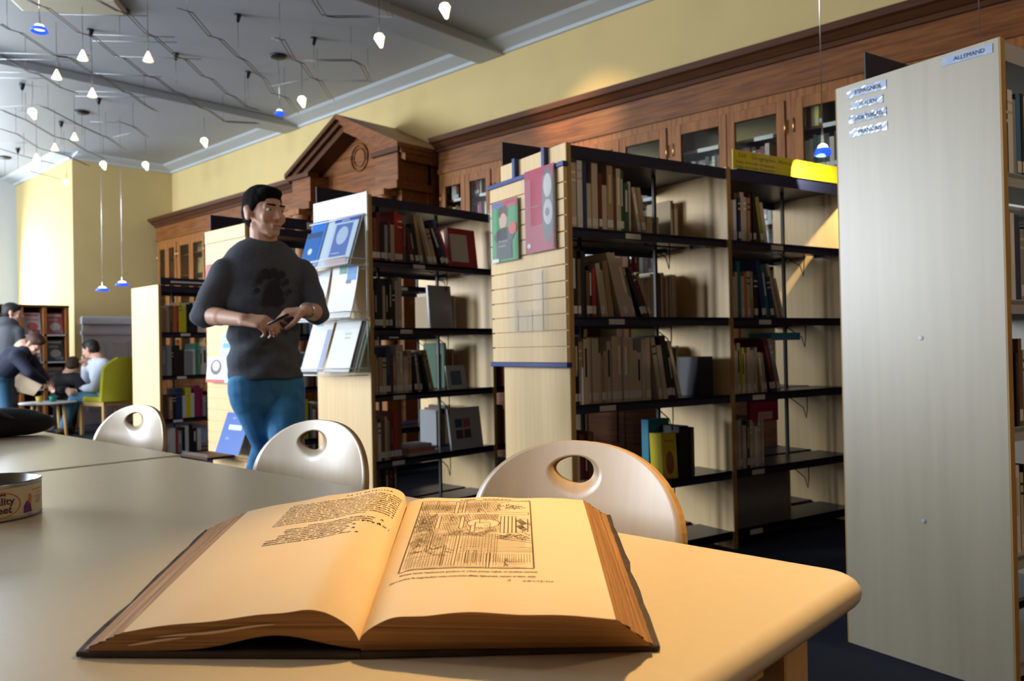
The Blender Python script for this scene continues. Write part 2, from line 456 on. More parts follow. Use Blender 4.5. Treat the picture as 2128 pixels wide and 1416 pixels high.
for k in range(12):
    t = latin(56)
    page_text(t, SL, .715 + .001 * k, .915 - k * .0205, .0088, bold=.0002, width=.152 if k < 11 else .118)
for k, (ind, n) in enumerate(((.22, 30), (.08, 34), (.08, 38), (.10, 26), (.06, 30), (.06, 28), (.0, 34), (.0, 30), (.0, 36))):
    page_text(latin(n) + ('   R.' if k % 2 == 0 else ''), SL, .70 - ind * .8, .645 - k * .0185, .0082, bold=.0002, shear=.3, width=.0032 * n)
page_text('V T E N D I', SL, .225, .60, .0085, bold=.0002, width=.036)
page_text('LIBER   QVARTVS', SR, .34, .965, .0085, bold=.0002); page_text('103', SR, .665, .958, .008)
page_text('Vtraque harum machinarum geminos in orbem pinnas habet, et similiter vertitur', SR, .135, .243, .0092, bold=.0001, width=.140)
page_text('altero pedum ita magnitudinis rotae convolutis affixas ligaverunt, verum et vasa, quae', SR, .095, .212, .0090, bold=.0001, width=.147)
page_text('d', SR, .60, .187, .009); page_text('exceptis', SR, .665, .184, .009)
# --- woodcut
wc = MB(); fR = smap(SR, .0004)
U0, U1, V0, V1 = .125, .715, .268, .948
EXC = []
def blocked(s, t, lvl): return any(e[0] > lvl and e[1](s, t) for e in EXC)
def stroke(P, w=.0009, lvl=0, step=.02):
    for (a, b) in zip(P, P[1:]):
        L = math.hypot(b[0] - a[0], b[1] - a[1]); n = max(1, int(L / step))
        for k in range(n):
            s0 = a[0] + (b[0] - a[0]) * k / n; t0 = a[1] + (b[1] - a[1]) * k / n; s1 = a[0] + (b[0] - a[0]) * (k + 1) / n; t1 = a[1] + (b[1] - a[1]) * (k + 1) / n
            ms, mt = (s0 + s1) / 2, (t0 + t1) / 2
            if not (0 <= ms <= 1 and 0 <= mt <= 1) or blocked(ms, mt, lvl): continue
            p = fR(U0 + (U1 - U0) * s0, V0 + (V1 - V0) * t0); q = fR(U0 + (U1 - U0) * s1, V0 + (V1 - V0) * t1)
            d = q - p
            if d.length < 1e-6: continue
            nn = Vector((-d.y, d.x, 0)).normalized() * w * .5
            wc.quad([p - nn - BO, q - nn - BO, q + nn - BO, p + nn - BO])
rw = random.Random(11)
def rect(s0, t0, s1, t1, lvl=1, shade=None, w=.0009):
    EXC.append((lvl, lambda s, t: s0 < s < s1 and t0 < t < t1)); return ('r', s0, t0, s1, t1, lvl, shade, w)
def hatch(s0, t0, s1, t1, ang, gap, lvl, w=.0005, inside=None):
    c, s_ = math.cos(R(ang)), math.sin(R(ang)); D = 1.5
    cx, cy = (s0 + s1) / 2, (t0 + t1) / 2; k = -D
    while k < D:
        seg = []
        for i in range(61):
            q = -D + 2 * D * i / 60
            x, y = cx + q * c - k * s_, cy + q * s_ + k * c
            ok = s0 <= x <= s1 and t0 <= y <= t1 and (inside is None or inside(x, y))
            if ok: seg.append((x, y + rw.uniform(-.001, .001)))
            else:
                if len(seg) > 1: stroke(seg, w, lvl, .05)
                seg = []
        if len(seg) > 1: stroke(seg, w, lvl, .05)
        k += gap * rw.uniform(.8, 1.2)
shapes = []
# (s across the print, t up the print): upright posts, beams, a great drum wheel, sheds and planks
for a in ((.335, .76, .365, .99), (.40, .77, .425, .99), (.155, .84, .175, .99), (.60, .84, .62, .97)): shapes.append(rect(*a, lvl=4, shade='r'))
for a in ((.20, .50, .235, .70), (.40, .50, .435, .70), (.50, .44, .535, .55)): shapes.append(rect(*a, lvl=5, shade='r'))
for a in ((.40, .03, .425, .40), (.18, .22, .20, .45), (.32, .03, .335, .26), (.66, .0, .68, .17), (.56, .05, .575, .2), (.50, .05, .515, .2)): shapes.append(rect(*a, lvl=4, shade='r'))
for a in ((.10, .735, .98, .775), (.16, .59, .50, .612), (.16, .525, .46, .545), (.45, .22, 1, .24), (.45, .185, 1, .20)): shapes.append(rect(*a, lvl=3, shade='b'))
for k in range(8): shapes.append(rect(.745 + k * .032 + (.0), .44, .775 + k * .032, .70, lvl=2, shade=None) if k < 4 else rect(.875, .46, .97, .66, lvl=2, shade='d'))
ell = lambda s, t: ((s - .60) / .135) ** 2 + ((t - .585) / .075) ** 2 < 1
EXC.append((4.5, ell))
for s_ in shapes:
    _, s0, t0, s1, t1, lvl, shade, w_ = s_
    stroke([(s0, t0), (s1, t0), (s1, t1), (s0, t1), (s0, t0)], .0010, lvl)
    if shade == 'r': hatch(s1 - (s1 - s0) * .45, t0, s1, t1, 0, .010, lvl, .0006)
    if shade == 'b': hatch(s0, t0, s1, t0 + (t1 - t0) * .4, 60, .012, lvl, .0005)
    if shade == 'd': hatch(s0, t0, s1, t1, 35, .013, lvl, .0006)
stroke([(.60 + .135 * math.cos(R(a)) * (1 + .02 * (a % 24 == 0)), .585 + .075 * math.sin(R(a))) for a in range(0, 361, 8)], .0013, 4.6, .01)
stroke([(.57, .66), (.57, .585), (.66, .585)], .0008, 4.6); stroke([(.66, .585), (.66, .50)], .0008, 4.6); stroke([(.535, .54), (.535, .60), (.66, .60)], .0012, 4.6)
for c_ in ((.615, .64), (.63, .64), (.62, .545), (.64, .545)): stroke([(c_[0] - .006, c_[1]), (c_[0] + .006, c_[1])], .002, 4.6)
hatch(.70, .50, .75, .62, 70, .010, 4.6, .0009, inside=lambda s, t: .85 < ((s - .60) / .135) ** 2 + ((t - .585) / .075) ** 2 < 1.25)
# shaded background fields
hatch(.0, .78, .40, .97, 90, .013, 1, .0006); hatch(.0, .80, .64, .93, 15, .014, 1, .0006); hatch(.43, .84, .64, .98, 90, .016, 1, .0006)
hatch(.0, .46, .20, .74, 38, .014, 1, .0006); hatch(.04, .50, .18, .70, -30, .03, 1, .0007); hatch(.24, .62, .50, .73, 12, .014, 1, .0006)
hatch(.24, .46, .42, .60, -14, .014, 1, .0005); hatch(.50, .66, .74, .74, 5, .010, 1, .0006); hatch(.62, .44, .74, .52, 0, .014, 1, .0005)
hatch(.0, .24, .36, .42, 30, .013, 1, .0006); hatch(.06, .28, .30, .40, 75, .02, 1, .0006); hatch(.42, .24, .98, .36, -4, .012, 1, .0005)
hatch(.44, .05, .98, .18, 90, .018, 1, .0005); hatch(.69, .02, .97, .12, 25, .014, 1, .0005); hatch(.0, .02, .38, .12, 3, .022, 1, .0006); hatch(.0, .0, 1, .02, 5, .006, 1, .0005)
for (a, g_, l_) in ((90, .022, 2), (8, .020, 2)):
    hatch(.0, .0, .74, .45, a, g_, 1, .0005); hatch(.0, .44, .74, 1, a + 20, g_, 1, .0005)
for k in range(90):       # foliage, rocks and ground squiggles
    box = ((.66, .80, .98, .97), (.0, .44, .2, .74), (.0, .12, .4, .3), (.7, .36, .99, .44), (.87, .46, .98, .62), (.2, .4, .7, .46))[k % 6]
    x, y = rw.uniform(box[0], box[2] - .06), rw.uniform(box[1], box[3] - .02); P = [(x, y)]
    for _ in range(9):
        x += rw.uniform(-.004, .022); y += rw.uniform(-.018, .018); P.append((x, y))
    stroke(P, .0008, 1, .01)
# little labourers: head ring, back, legs and arms
for (x, y, s_) in ((.27, .83, .05), (.23, .845, .045), (.10, .30, .06), (.80, .05, .045), (.72, .86, .05), (.55, .80, .04), (.08, .62, .05), (.33, .65, .045)):
    stroke([(x + s_ * .22 * math.cos(R(a)), y + s_ + s_ * .2 * math.sin(R(a))) for a in range(0, 361, 45)], .0010, 9, .01)
    stroke([(x, y + s_ * .8), (x - s_ * .3, y + s_ * .3), (x - s_ * .1, y), (x - s_ * .3, y - s_ * .7)], .0011, 9); stroke([(x - s_ * .1, y), (x + s_ * .3, y - s_ * .6)], .0011, 9)
    stroke([(x, y + s_ * .7), (x + s_ * .5, y + s_ * .4), (x + s_ * .9, y + s_ * .5)], .0011, 9)
# sweeping ground lines
for y0, y1 in ((.44, .36), (.425, .33), (.41, .30)): stroke([(i / 20, y0 + .02 * math.sin(i / 20 * 3.1) * 1.2 - (y0 - y1) * (i / 20) ** 1.6) for i in range(21)], .0010, 3)
stroke([(i / 20, .125 + .02 * math.sin(i / 20 * 5)) for i in range(8)], .001, 3)
for a, b in (((0, 0), (1, 0)), ((1, 0), (1, 1)), ((1, 1), (0, 1)), ((0, 1), (0, 0))): stroke([a, b], .0017, 99, .02)
wc.build('woodcut_print', mat('woodcut_ink', (.13, .085, .035), .8), book, recalc=False)

# ------------------------------------------------------------------ walnut wall cabinets, cornice and portal
FX = 5.5                                     # plane of the cabinet doors
def cabinet_run(name_i, y0, y1):
    m = MB()                                  # frieze and overhanging cornice: long mouldings running along the wall
    m.box(FX - .005, WX, y0, y1, 2.84, 3.02)
    m.box(FX - .02, WX, y0, y1, 2.80, 2.845)
    struct('trim_%d' % name_i, m, M['walnut'])
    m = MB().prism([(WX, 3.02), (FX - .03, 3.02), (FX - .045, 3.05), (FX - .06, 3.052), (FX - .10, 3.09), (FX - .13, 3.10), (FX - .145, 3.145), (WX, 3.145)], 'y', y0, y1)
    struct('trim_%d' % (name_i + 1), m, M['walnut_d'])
cabinet_run(20, -3.0, 6.02); cabinet_run(22, 8.16, 12.62)
ORD = 'first second third fourth fifth sixth seventh eighth ninth tenth eleventh twelfth thirteenth fourteenth fifteenth sixteenth seventeenth eighteenth nineteenth twentieth twenty-first twenty-second twenty-third twenty-fourth twenty-fifth twenty-sixth twenty-seventh twenty-eighth twenty-ninth thirtieth'.split()
# palette of book cloths and papers
PAL = dict(c=('cream', (.60, .52, .38)), w=('white', (.78, .78, .76)), t=('tan', (.42, .30, .17)), k=('black', (.012, .012, .015)), r=('red', (.45, .03, .03)),
           m=('maroon', (.16, .02, .03)), n=('navy', (.02, .04, .14)), b=('blue', (.05, .20, .45)), g=('dark green', (.03, .10, .05)), e=('teal', (.02, .18, .20)),
           y=('yellow', (.80, .72, .03)), o=('orange', (.60, .18, .05)), s=('grey', (.30, .32, .34)), p=('brown', (.17, .09, .045)), v=('bright green', (.03, .42, .26)),
           q=('magenta', (.35, .02, .12)), l=('olive', (.34, .31, .06)))
pages_m = mat('plain_pages', (.62, .55, .43), .8); label_m = mat('spine_sticker', (.74, .73, .68), .6)
rb = random.Random(21)
def make_book(loc, rz, lean, t, d, h, colk, detail, spine_mark=None, spine_col=None):
    cname, col = PAL[colk]; cm = plain(col, .42 if colk in 'kmrnbq' else .6)
    m = MB()
    m.box(0, .0022, 0, d, 0, h).box(t - .0022, t, 0, d, 0, h).box(.0022, t - .0022, 0, .0025, 0, h)
    mats = [cm, plain(spine_col or tuple(min(1, c * 1.6 + .05) for c in col), .6)]
    if spine_mark == 'bands':
        for z in (.72, .84): m.box(.001, t - .001, -.0006, 0, h * z, h * z + .008, 1)
    elif spine_mark == 'title':
        m.box(t * .3, t * .7, -.0006, 0, h * .42, h * .86, 1)
    if not detail: m.box(.0025, t - .0025, .003, d - .003, .002, h - .004, 2); mats.append(pages_m)
    if not detail and rb.random() < .5: m.box(.001, t - .001, -.0008, 0, .02, .05, 3); mats.append(label_m)
    o = m.build('book', mats); o.location = loc; o.rotation_euler = (0, -lean, rz)
    if detail:
        MB().box(.0025, t - .0025, .003, d - .003, .002, h - .003).build('page_block', pages_m, o)
        if detail > 1 and rb.random() < .75: MB().box(.0008, t - .0008, -.001, -.0002, .016, .050).build('spine_label', label_m, o)
    return o
ALLB = []
class Frame:
    def __init__(s, o, rz): s.o = Vector(o); s.rz = rz; s.c = math.cos(rz); s.s = math.sin(rz)
    def P(s, x, y, z=0): return Vector((s.o.x + x * s.c - y * s.s, s.o.y + x * s.s + y * s.c, s.o.z + z))
SIZEW = lambda t, h: ('thick' if t > .034 else 'slim' if t < .018 else 'tall' if h > .28 else 'small' if h < .215 else 'medium')
def fill(fr, x0, x1, y, z, spec, where, group, detail=2, tmul=1.0, maxh=.30, side=''):
    """set a row of books from x0 to x1; '_' gap, '/' start to lean, '|' upright again, '>' skip to far end, capitals are tall books"""
    x = x0; lean = 0.0; px = x0; prev = None; n = 0
    for ch in spec:
        if ch == '_': x += .05; prev = None; continue
        if ch == '/': lean = max(lean, R(rb.uniform(7, 11))) if lean == 0 else lean + R(rb.uniform(5, 8)); continue
        if ch == '|':
            lean = 0; 
            if prev: x = max(x, prev[0] + prev[1] * math.cos(prev[3]) + .002)
            prev = None if prev is None else (x - .0, 0, 0.0, 0.0); continue
        big = ch.isupper(); k = ch.lower()
        t = rb.uniform(.014, .030) * (1.35 if big else 1) * tmul; h = min(maxh, rb.uniform(.275, .31) if big else rb.uniform(.205, .262)); d = rb.uniform(.15, .19) if not big else .205
        if lean and prev:
            x0p, tp, hp, ap = prev
            Px = x0p + tp * math.cos(ap) - hp * math.sin(ap); Pz = tp * math.sin(ap) + hp * math.cos(ap)
            Qx = x0p + tp * math.cos(ap); Qz = tp * math.sin(ap)
            hh = h * math.cos(lean)
            if Pz <= hh: nx = Px + Pz * math.tan(lean)
            else:   # its top rests on the neighbour's side
                nx = (x0p + tp / math.cos(ap)) if ap > 0 else x0p + tp + h * math.sin(lean)
                if ap > 0: nx = x0p + tp * math.cos(ap) - (hh - Qz) * math.tan(ap) + h * math.sin(lean)
            nx = max(nx, Qx + Qz * math.tan(lean)) + .0012
        else: nx = (x + .0008 + h * math.sin(lean)) if not prev else prev[0] + prev[1] + .0008
        if nx + t * math.cos(lean) > x1: break
        mk = rb.choice((None, 'bands', 'title', None)); 
        o = make_book(fr.P(nx, y + rb.uniform(0, .012), z + .0006), fr.rz, lean, t, d, h, k, detail, mk, rb.choice((None, (.6, .55, .4), (.02, .02, .02) if k in 'cwty' else (.7, .7, .66))))
        st = 'leaning' if lean else 'upright'
        ALLB.append((o, SIZEW(t, h), PAL[k][0], st, where, group))
        prev = (nx, t, h, lean); x = nx + t * math.cos(lean); n += 1
    return x
# ---- cabinets
CB = [(5.255, 6.02), (4.285, 5.255), (3.316, 4.285), (2.348, 3.316), (1.38, 2.348), (.41, 1.38), (-.56, .41), (11.9, 12.6), (11.0, 11.9), (10.0, 11.0), (9.0, 10.0), (8.2, 9.0)]
CN = ['narrow glazed walnut wall cabinet right of the pedimented portal', 'glazed walnut wall cabinet behind the slat panel bookcase end', 'glazed walnut wall cabinet behind the left bay of the slat panel bookcase',
      'glazed walnut wall cabinet behind the yellow sign', 'glazed walnut wall cabinet behind the low blue pendant lamp', 'glazed walnut wall cabinet hidden behind the tall language panel', 'glazed walnut wall cabinet right of the tall language panel',
      'glazed walnut wall cabinet in the far corner of the room', 'glazed walnut wall cabinet above the low far bookcase', 'glazed walnut wall cabinet left of the walking man', 'glazed walnut wall cabinet behind the walking man', 'glazed walnut wall cabinet left of the pedimented portal']
WH = ['narrow cabinet by portal', 'second cabinet from portal', 'third cabinet from portal', 'cabinet behind yellow sign', 'cabinet behind pendant lamp', 'cabinet behind language panel']
SHZ = (.98, 1.29, 1.60, 1.91, 2.22, 2.53)
for ci, (a, b) in enumerate(CB):
    root = empty('wall_cabinet', (FX, a, 0)); tag(root, CN[ci], 'cabinet', 'glazed cabinets along the wall')
    W = b - a; m = MB()
    m.box(.0, .385, 0, .03, 0, 2.80).box(0, .385, W - .03, W, 0, 2.80).box(.36, .385, .03, W - .03, 0, 2.80).box(.0, .36, .03, W - .03, 2.74, 2.80).box(0, .36, .03, W - .03, .90, .96)
    m.build('carcass', M['walnut_v'], root)
    MB().box(-.03, .02, 0, W, 0, .12).build('plinth', M['walnut'], root); MB().box(-.035, .03, 0, W, .885, .955).build('dado_rail', M['walnut'], root)
    for (u, v_) in ((.035, W / 2 - .002), (W / 2 + .002, W - .035)):
        pm = MB().box(-.005, .018, u, v_, .125, .88).box(-.016, -.004, u + .07, v_ - .07, .22, .79)
        pm.build('lower_door', M['walnut'], root, bevel=.006)
        d = MB(); s_ = .062
        d.box(-.012, .018, u, u + s_, .96, 2.74).box(-.012, .018, v_ - s_, v_, .96, 2.74).box(-.012, .018, u + s_, v_ - s_, 2.66, 2.74).box(-.012, .018, u + s_, v_ - s_, .96, 1.06)
        dd = d.build('glazed_door', M['walnut_v'], root, bevel=.004)
        MB().box(.002, .005, u + s_ - .005, v_ - s_ + .005, 1.055, 2.665).build('glass_pane', M['glass'], dd)
        hg = MB()
        yy = u - .004 if u < W / 4 else v_ + .004
        for z in (1.2, 2.50): hg.tube([(-.018, yy, z), (-.018, yy, z + .10)], .006, 6)
        hg.build('hinge', M['brass'], dd)
        MB().tube([(-.012, (v_ if u < W / 4 else u) + (-.02 if u < W / 4 else .02), 1.8), (-.035, (v_ if u < W / 4 else u) + (-.02 if u < W / 4 else .02), 1.8)], .008, 8).build('knob', M['brass'], dd)
    for si, z in enumerate(SHZ[1:]):
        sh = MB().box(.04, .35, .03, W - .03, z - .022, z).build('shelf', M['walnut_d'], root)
        if ci < 6: MB().box(.036, .0395, W * .60, W * .78, z - .026, z + .004).box(.036, .0395, W * .15, W * .30, z - .026, z + .004).build('shelf_label', label_m, sh)
SPC = ['mmrmckmmc', 'kcckckckmcw', 'kwckgpkckpk', 'kpkpsgkcwkpk', 'ymcypkmcwykp', 'mmqmkcmqmwcm', 'pkwcmspkgckp']
for ci in range(6):
    a, b = CB[ci]; W = b - a
    fr = Frame((FX, b, 0), R(-90))
    for si, z in enumerate((1.60, 1.91, 2.22, 2.53)):
        if ci in (5,) and si < 2: continue
        h = 0
        for half, (u, v_) in enumerate(((.05, W / 2 - .02), (W / 2 + .03, W - .05))):
            sp_ = SPC[(ci * 3 + si * 2 + half) % len(SPC)]
            if z > 2.5: sp_ = sp_[:5]
            if ci in (1, 2, 3) and z > 2.5: continue
            wh = '%s shelf, %s %s door' % (('fourth', 'third', 'second', 'top')[si], ('left', 'right')[half], WH[ci])
            fill(fr, u, v_, .06, z, sp_, wh, 'books behind the cabinet glass', 0, 1.25, .19 if z > 2.5 else .27)
# ---- portal with pediment
prt = empty('pedimented_portal', (5.25, 7.085, 0)); tag(prt, 'carved walnut portal with a triangular pediment rising above the wall cabinets', 'portal')
def rl(x, y, z): return (x - 5.25, y - 7.085, z)
PY0, PY1, PXF = 6.07, 8.10, 5.0
def pbox(m, x0, x1, y0, y1, z0, z1, mi=0): return m.box(x0 - 5.25, x1 - 5.25, y0 - 7.085, y1 - 7.085, z0, z1, mi)
m = MB()
for y0, y1 in ((6.16, 6.50), (7.67, 8.01)):
    pbox(m, 5.12, 5.5, y0, y1, .0, 2.62)
ent = MB(); pbox(ent, 5.27, 5.5, 6.48, 7.69, 2.52, 2.70); pbox(ent, 5.31, 5.5, 6.48, 7.69, 2.70, 3.0); pbox(ent, 5.45, 5.79, 6.14, 8.03, 2.0, 3.0)
for y0, y1 in ((6.14, 6.50), (7.67, 8.03)): pbox(ent, 5.06, 5.5, y0, y1, 2.70, 2.99); pbox(ent, 5.02, 5.5, y0 - .03, y1 + .03, 2.62, 2.70)
ent.build('entablature', M['walnut'], prt, bevel=.006)
m.build('pier', M['walnut'], prt, bevel=.006)
for y0 in (6.16, 7.67):
    c = MB(); c.lathe([(.075, .9), (.08, .92), (.066, .96), (.064, 2.40), (.070, 2.44), (.066, 2.47), (.085, 2.52), (.095, 2.60), (.095, 2.62)], 20, c=rl(5.05, y0 + .17, 0))
    pbox(c, 4.95, 5.15, y0 + .07, y0 + .27, 0, .90)
    for z_ in (2.50,): pbox(c, 4.945, 5.13, y0 + .06, y0 + .28, 2.56, 2.62)
    c.build('column', M['walnut_v'], prt)
ym, rise, zb = (PY0 + PY1) / 2, .48, 2.98
g = MB(); g.prism([(6.20 - 7.085, 3.0), (7.97 - 7.085, 3.0), (7.085 - 7.085, 3.42)], 'x', 5.31 - 5.25, 5.79 - 5.25)
g.build('tympanum', M['walnut'], prt)
md = MB()
N = 28; 
for rr_, th in ((.145, .014), (.10, .008)):
    md.tube([(5.30 - 5.25, rr_ * math.cos(2 * math.pi * k / N), 3.13 + rr_ * math.sin(2 * math.pi * k / N)) for k in range(N + 1)], th, 6)
md.build('medallion', M['walnut'], prt)
for sgn in (-1, 1):
    rk = MB()
    for (x0, lo, hi) in ((5.00, .035, .085), (5.05, -.015, .04), (5.10, -.085, -.01)):
        ye = sgn * (PY1 - PY0) / 2
        rk.prism([(0, zb + rise + lo), (0, zb + rise + hi), (ye, zb + hi - .0), (ye, zb + lo)], 'x', x0 - 5.25, 5.795 - 5.25)
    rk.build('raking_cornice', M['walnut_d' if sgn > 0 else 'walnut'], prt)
for y0, y1 in ((6.09, 6.52), (7.65, 8.08)):
    k = MB(); pbox(k, 5.02, 5.16, y0, y1, 2.98, 3.03); k.build('cornice_return', M['walnut_d'], prt)
# the door in the portal, with a glazed fanlight
dr = MB(); 
dr.box(5.40, 5.46, 6.50, 7.67, 0, 2.08).box(5.385, 5.40, 6.62, 7.04, .2, .95).box(5.385, 5.40, 7.13, 7.55, .2, .95).box(5.385, 5.40, 6.62, 7.04, 1.1, 1.95).box(5.385, 5.40, 7.13, 7.55, 1.1, 1.95)
dro = struct('door_1', dr, M['walnut'], bevel=.006)
fl = MB().box(5.42, 5.45, 6.50, 7.67, 2.08, 2.14).box(5.42, 5.45, 6.50, 7.67, 2.56, 2.62).box(5.42, 5.45, 6.50, 6.56, 2.1, 2.6).box(5.42, 5.45, 7.61, 7.67, 2.1, 2.6).build('fanlight_frame', M['walnut_v'], dro)
MB().box(5.435, 5.44, 6.55, 7.62, 2.13, 2.57).build('fanlight_glass', plain((.28, .36, .36), .12), dro)  # opaque pane, greenish light showing in it is put into its colour
MB().tube([(5.34, 6.66, 1.02), (5.39, 6.66, 1.02)], .014, 8).build('door_handle', M['brass'], dro)

# ------------------------------------------------------------------ free-standing bookcases
def bookcase(label, origin, rz, nb, H, levels, w=.53, bay=.97, sm='navy', pm='maple', em='maple_edge', grp='free-standing maple bookcases'):
    root = empty('bookcase', origin, rz); tag(root, label, 'bookcase', grp); T = .026
    for i in range(nb + 1):
        x = i * (bay + T) - (T if i else T)
        p = MB().box(x, x + T, .002, w - .002, 0.0, H, 0).box(x + .0005, x + T - .0005, -.003, .002, 0.0, H, 1).box(x + .0005, x + T - .0005, w - .002, w + .003, 0, H, 1)
        p.build('side_panel', [M[pm], M[em]], root)
    for i in range(nb):
        x0 = i * (bay + T) + .001; x1 = x0 + bay - .002
        s_ = MB().box(x0, x1, .012, w - .012, H - .022, H - .008).box(x0, x1, .004, .014, H - .060, H - .006).box(x0, x1, w - .014, w - .004, H - .060, H - .006)
        s_.build('top_shelf', M[sm], root)
        for z in levels:
            for (a, b, f_) in ((.006, .235, .006), (w - .235, w - .006, w - .014)):
                sh = MB().box(x0, x1, a, b, z - .012, z).box(x0, x1, f_, f_ + .008, z - .038, z + .003)
                for k in (.06, bay - .09): sh.box(x0 + k, x0 + k + .02, a + .06, b - .06, z - .034, z - .012)
                sh.build('shelf', M[sm], root)
            lb = MB(); off = .06 + .25 * ((z * 37) % 1)
            lb.box(x0 + off, x0 + off + .09, .001, .0055, z - .032, z - .008); lb.build('shelf_label', label_m, root)
        fr_ = MB()
        for k in (.25, .75): fr_.box(x0 + bay * k - .008, x0 + bay * k + .008, w / 2 - .008, w / 2 + .008, .02, H - .02)
        fr_.build('upright', M['blackm'], root)
        be = MB()
        for z in levels[:-1]:
            xx = x0 + .62 * bay
            be.tube([(xx, .03, z - .014), (xx, .03, z - .10), (xx + .004, .04, z - .155), (xx, .055, z - .10), (xx, .20, z - .014)], .003, 5)
        be.build('book_support', M['blackm'], root)
    return root
LV = (1.54, 1.15, .765, .385, .085); TH = -(YAW - YAWC)
U2 = bookcase('maple bookcase with white magazine rack on its end, right of the man', (2.815, 3.655, 0), 0, 2, 1.91, LV, .525)
U1 = bookcase('maple bookcase standing directly behind the walking man', (2.845, 5.04, 0), 0, 2, 1.91, LV, .54)
U0 = bookcase('low maple bookcase with plain end panel, farthest left', (3.30, 7.50, 0), 0, 1, 1.68, (1.23, .82, .41, .085), .60)
U3 = bookcase('maple bookcase with slatted display panel on its end, under the yellow sign', (2.729, 2.144, 0), TH, 2, 1.905, LV, .53)
U4 = bookcase('tall maple bookcase whose blank end panel carries language labels, far right', (2.66, .50, 0), TH, 2, 1.885, (1.50, 1.13, .76, .39, .085), .53, sm='greym', pm='maple_grey')
F0, F1, F2, F3, F4 = Frame((3.30, 7.50, 0), 0), Frame((2.845, 5.04, 0), 0), Frame((2.815, 3.655, 0), 0), Frame((2.729, 2.144, 0), TH), Frame((2.66, .50, 0), TH)
def back(fr, w): f = Frame(fr.P(.97, w, 0), fr.rz + math.pi); return f
B1 = 1.0
A3, A3b = 'slat panel bookcase left bay', 'yellow sign bay'
G3 = 'books in the slat panel bookcase'
for z, sp_, wh in ((1.54, 'CWNcCmcTpCGgc/ct', 'top'), (1.15, 'KpKpkr/cct/CCCc/kmt', 'second'), (.765, 'KTCCCctcCCCCCccCC/CcKk/C', 'third'), (.385, 'cmmpc', 'fourth'), (.085, 'kpkmkpkntk', 'bottom')):
    fill(F3, .012, .93, .02, z, sp_, '%s shelf, %s' % (wh, A3), G3)
for z, sp_, wh in ((1.15, 'cctcctcctccl', 'second'), (.765, 'tctpcct', 'third'), (1.54, 'ct', 'top')):
    fb = back(F3, .53); fill(fb, .02, .50 if z < 1.5 else .12, .02, z, sp_, '%s shelf rear, %s' % (wh, A3), G3, 1)
for z, sp_, wh in ((1.54, 'cwpncctmk/lc', 'top'), (1.15, 'cccEcoctk/NEn/Cc|__________lLct', 'second'), (.765, 'cccycccsc/ct/kMS', 'third'), (.385, 'ccscgccwcc', 'fourth'), (.085, 'r', 'bottom')):
    fill(F3, .996 + .012, 1.93, .02, z, sp_, '%s shelf, %s' % (wh, A3b), G3)
A2 = 'magazine rack bookcase'; G2 = 'books in the magazine rack bookcase'
for z, sp_, wh in ((1.54, 'mpMksmcRRp/mkkT/TCt/KNr', 'top'), (1.15, 'wkKckKkCC', 'second'), (.765, 'tctcNmtCCct/kcn/ktt', 'third'), (.385, 'twppctmRp', 'fourth'), (.085, 'pkkpmkp', 'bottom')):
    fill(F2, .012, .95, .02, z, sp_, '%s shelf, %s' % (wh, A2), G2)
for z, sp_, wh in ((1.15, 'ctccttoct', 'second'), (.765, 'rtoctGg', 'third'), (.385, 'ttccktpcs', 'fourth')):
    fill(back(F2, .525), .02, .45, .02, z, sp_, '%s shelf rear, %s' % (wh, A2), G2, 1)
for z, sp_, wh in ((1.15, 'mtkpcr', 'second'), (.765, 'pkmctk', 'third'), (.385, 'tpmkct', 'fourth')):
    fill(F2, 1.01, 1.18, .02, z, sp_, '%s shelf, %s far bay' % (wh, A2), G2, 1)
A1 = 'bookcase behind man'; G1 = 'books in the bookcase behind the man'
for z, sp_, wh in ((1.15, 'bwskeks', 'second'), (.765, 'kwskgtwsrp', 'third'), (.385, 'wrt/gtt|yYks', 'fourth'), (.085, 'snewksbk', 'bottom')):
    fill(F1, .28 if z > .7 else .22, .95, .02, z, sp_ * 2, '%s shelf, %s' % (wh, A1), G1, 1)
A0 = 'low far bookcase'; G0 = 'books in the low far bookcase'
for z, sp_, wh in ((1.23, 'ttporYyKKkwW', 'top'), (.82, 'SSkKksswVswWwsw', 'second'), (.41, 'pptkNwYwQQsktp', 'third'), (.085, 'kwwrskwkkw', 'bottom')):
    fill(F0, .012, .95, .02, z, sp_, '%s shelf, %s' % (wh, A0), G0, 1, 1.5, .33)
A4 = 'language panel bookcase'; G4 = 'books in the language panel bookcase'
for z, sp_, wh in ((1.50, 'ckwsbkwe', 'top'), (1.13, 'nswknsk', 'second'), (.76, 'nwmkpsw', 'third'), (.39, 'wswcksw', 'fourth')):
    fill(F4, .012, .32, .02, z, sp_, '%s shelf, %s' % (wh, A4), G4)

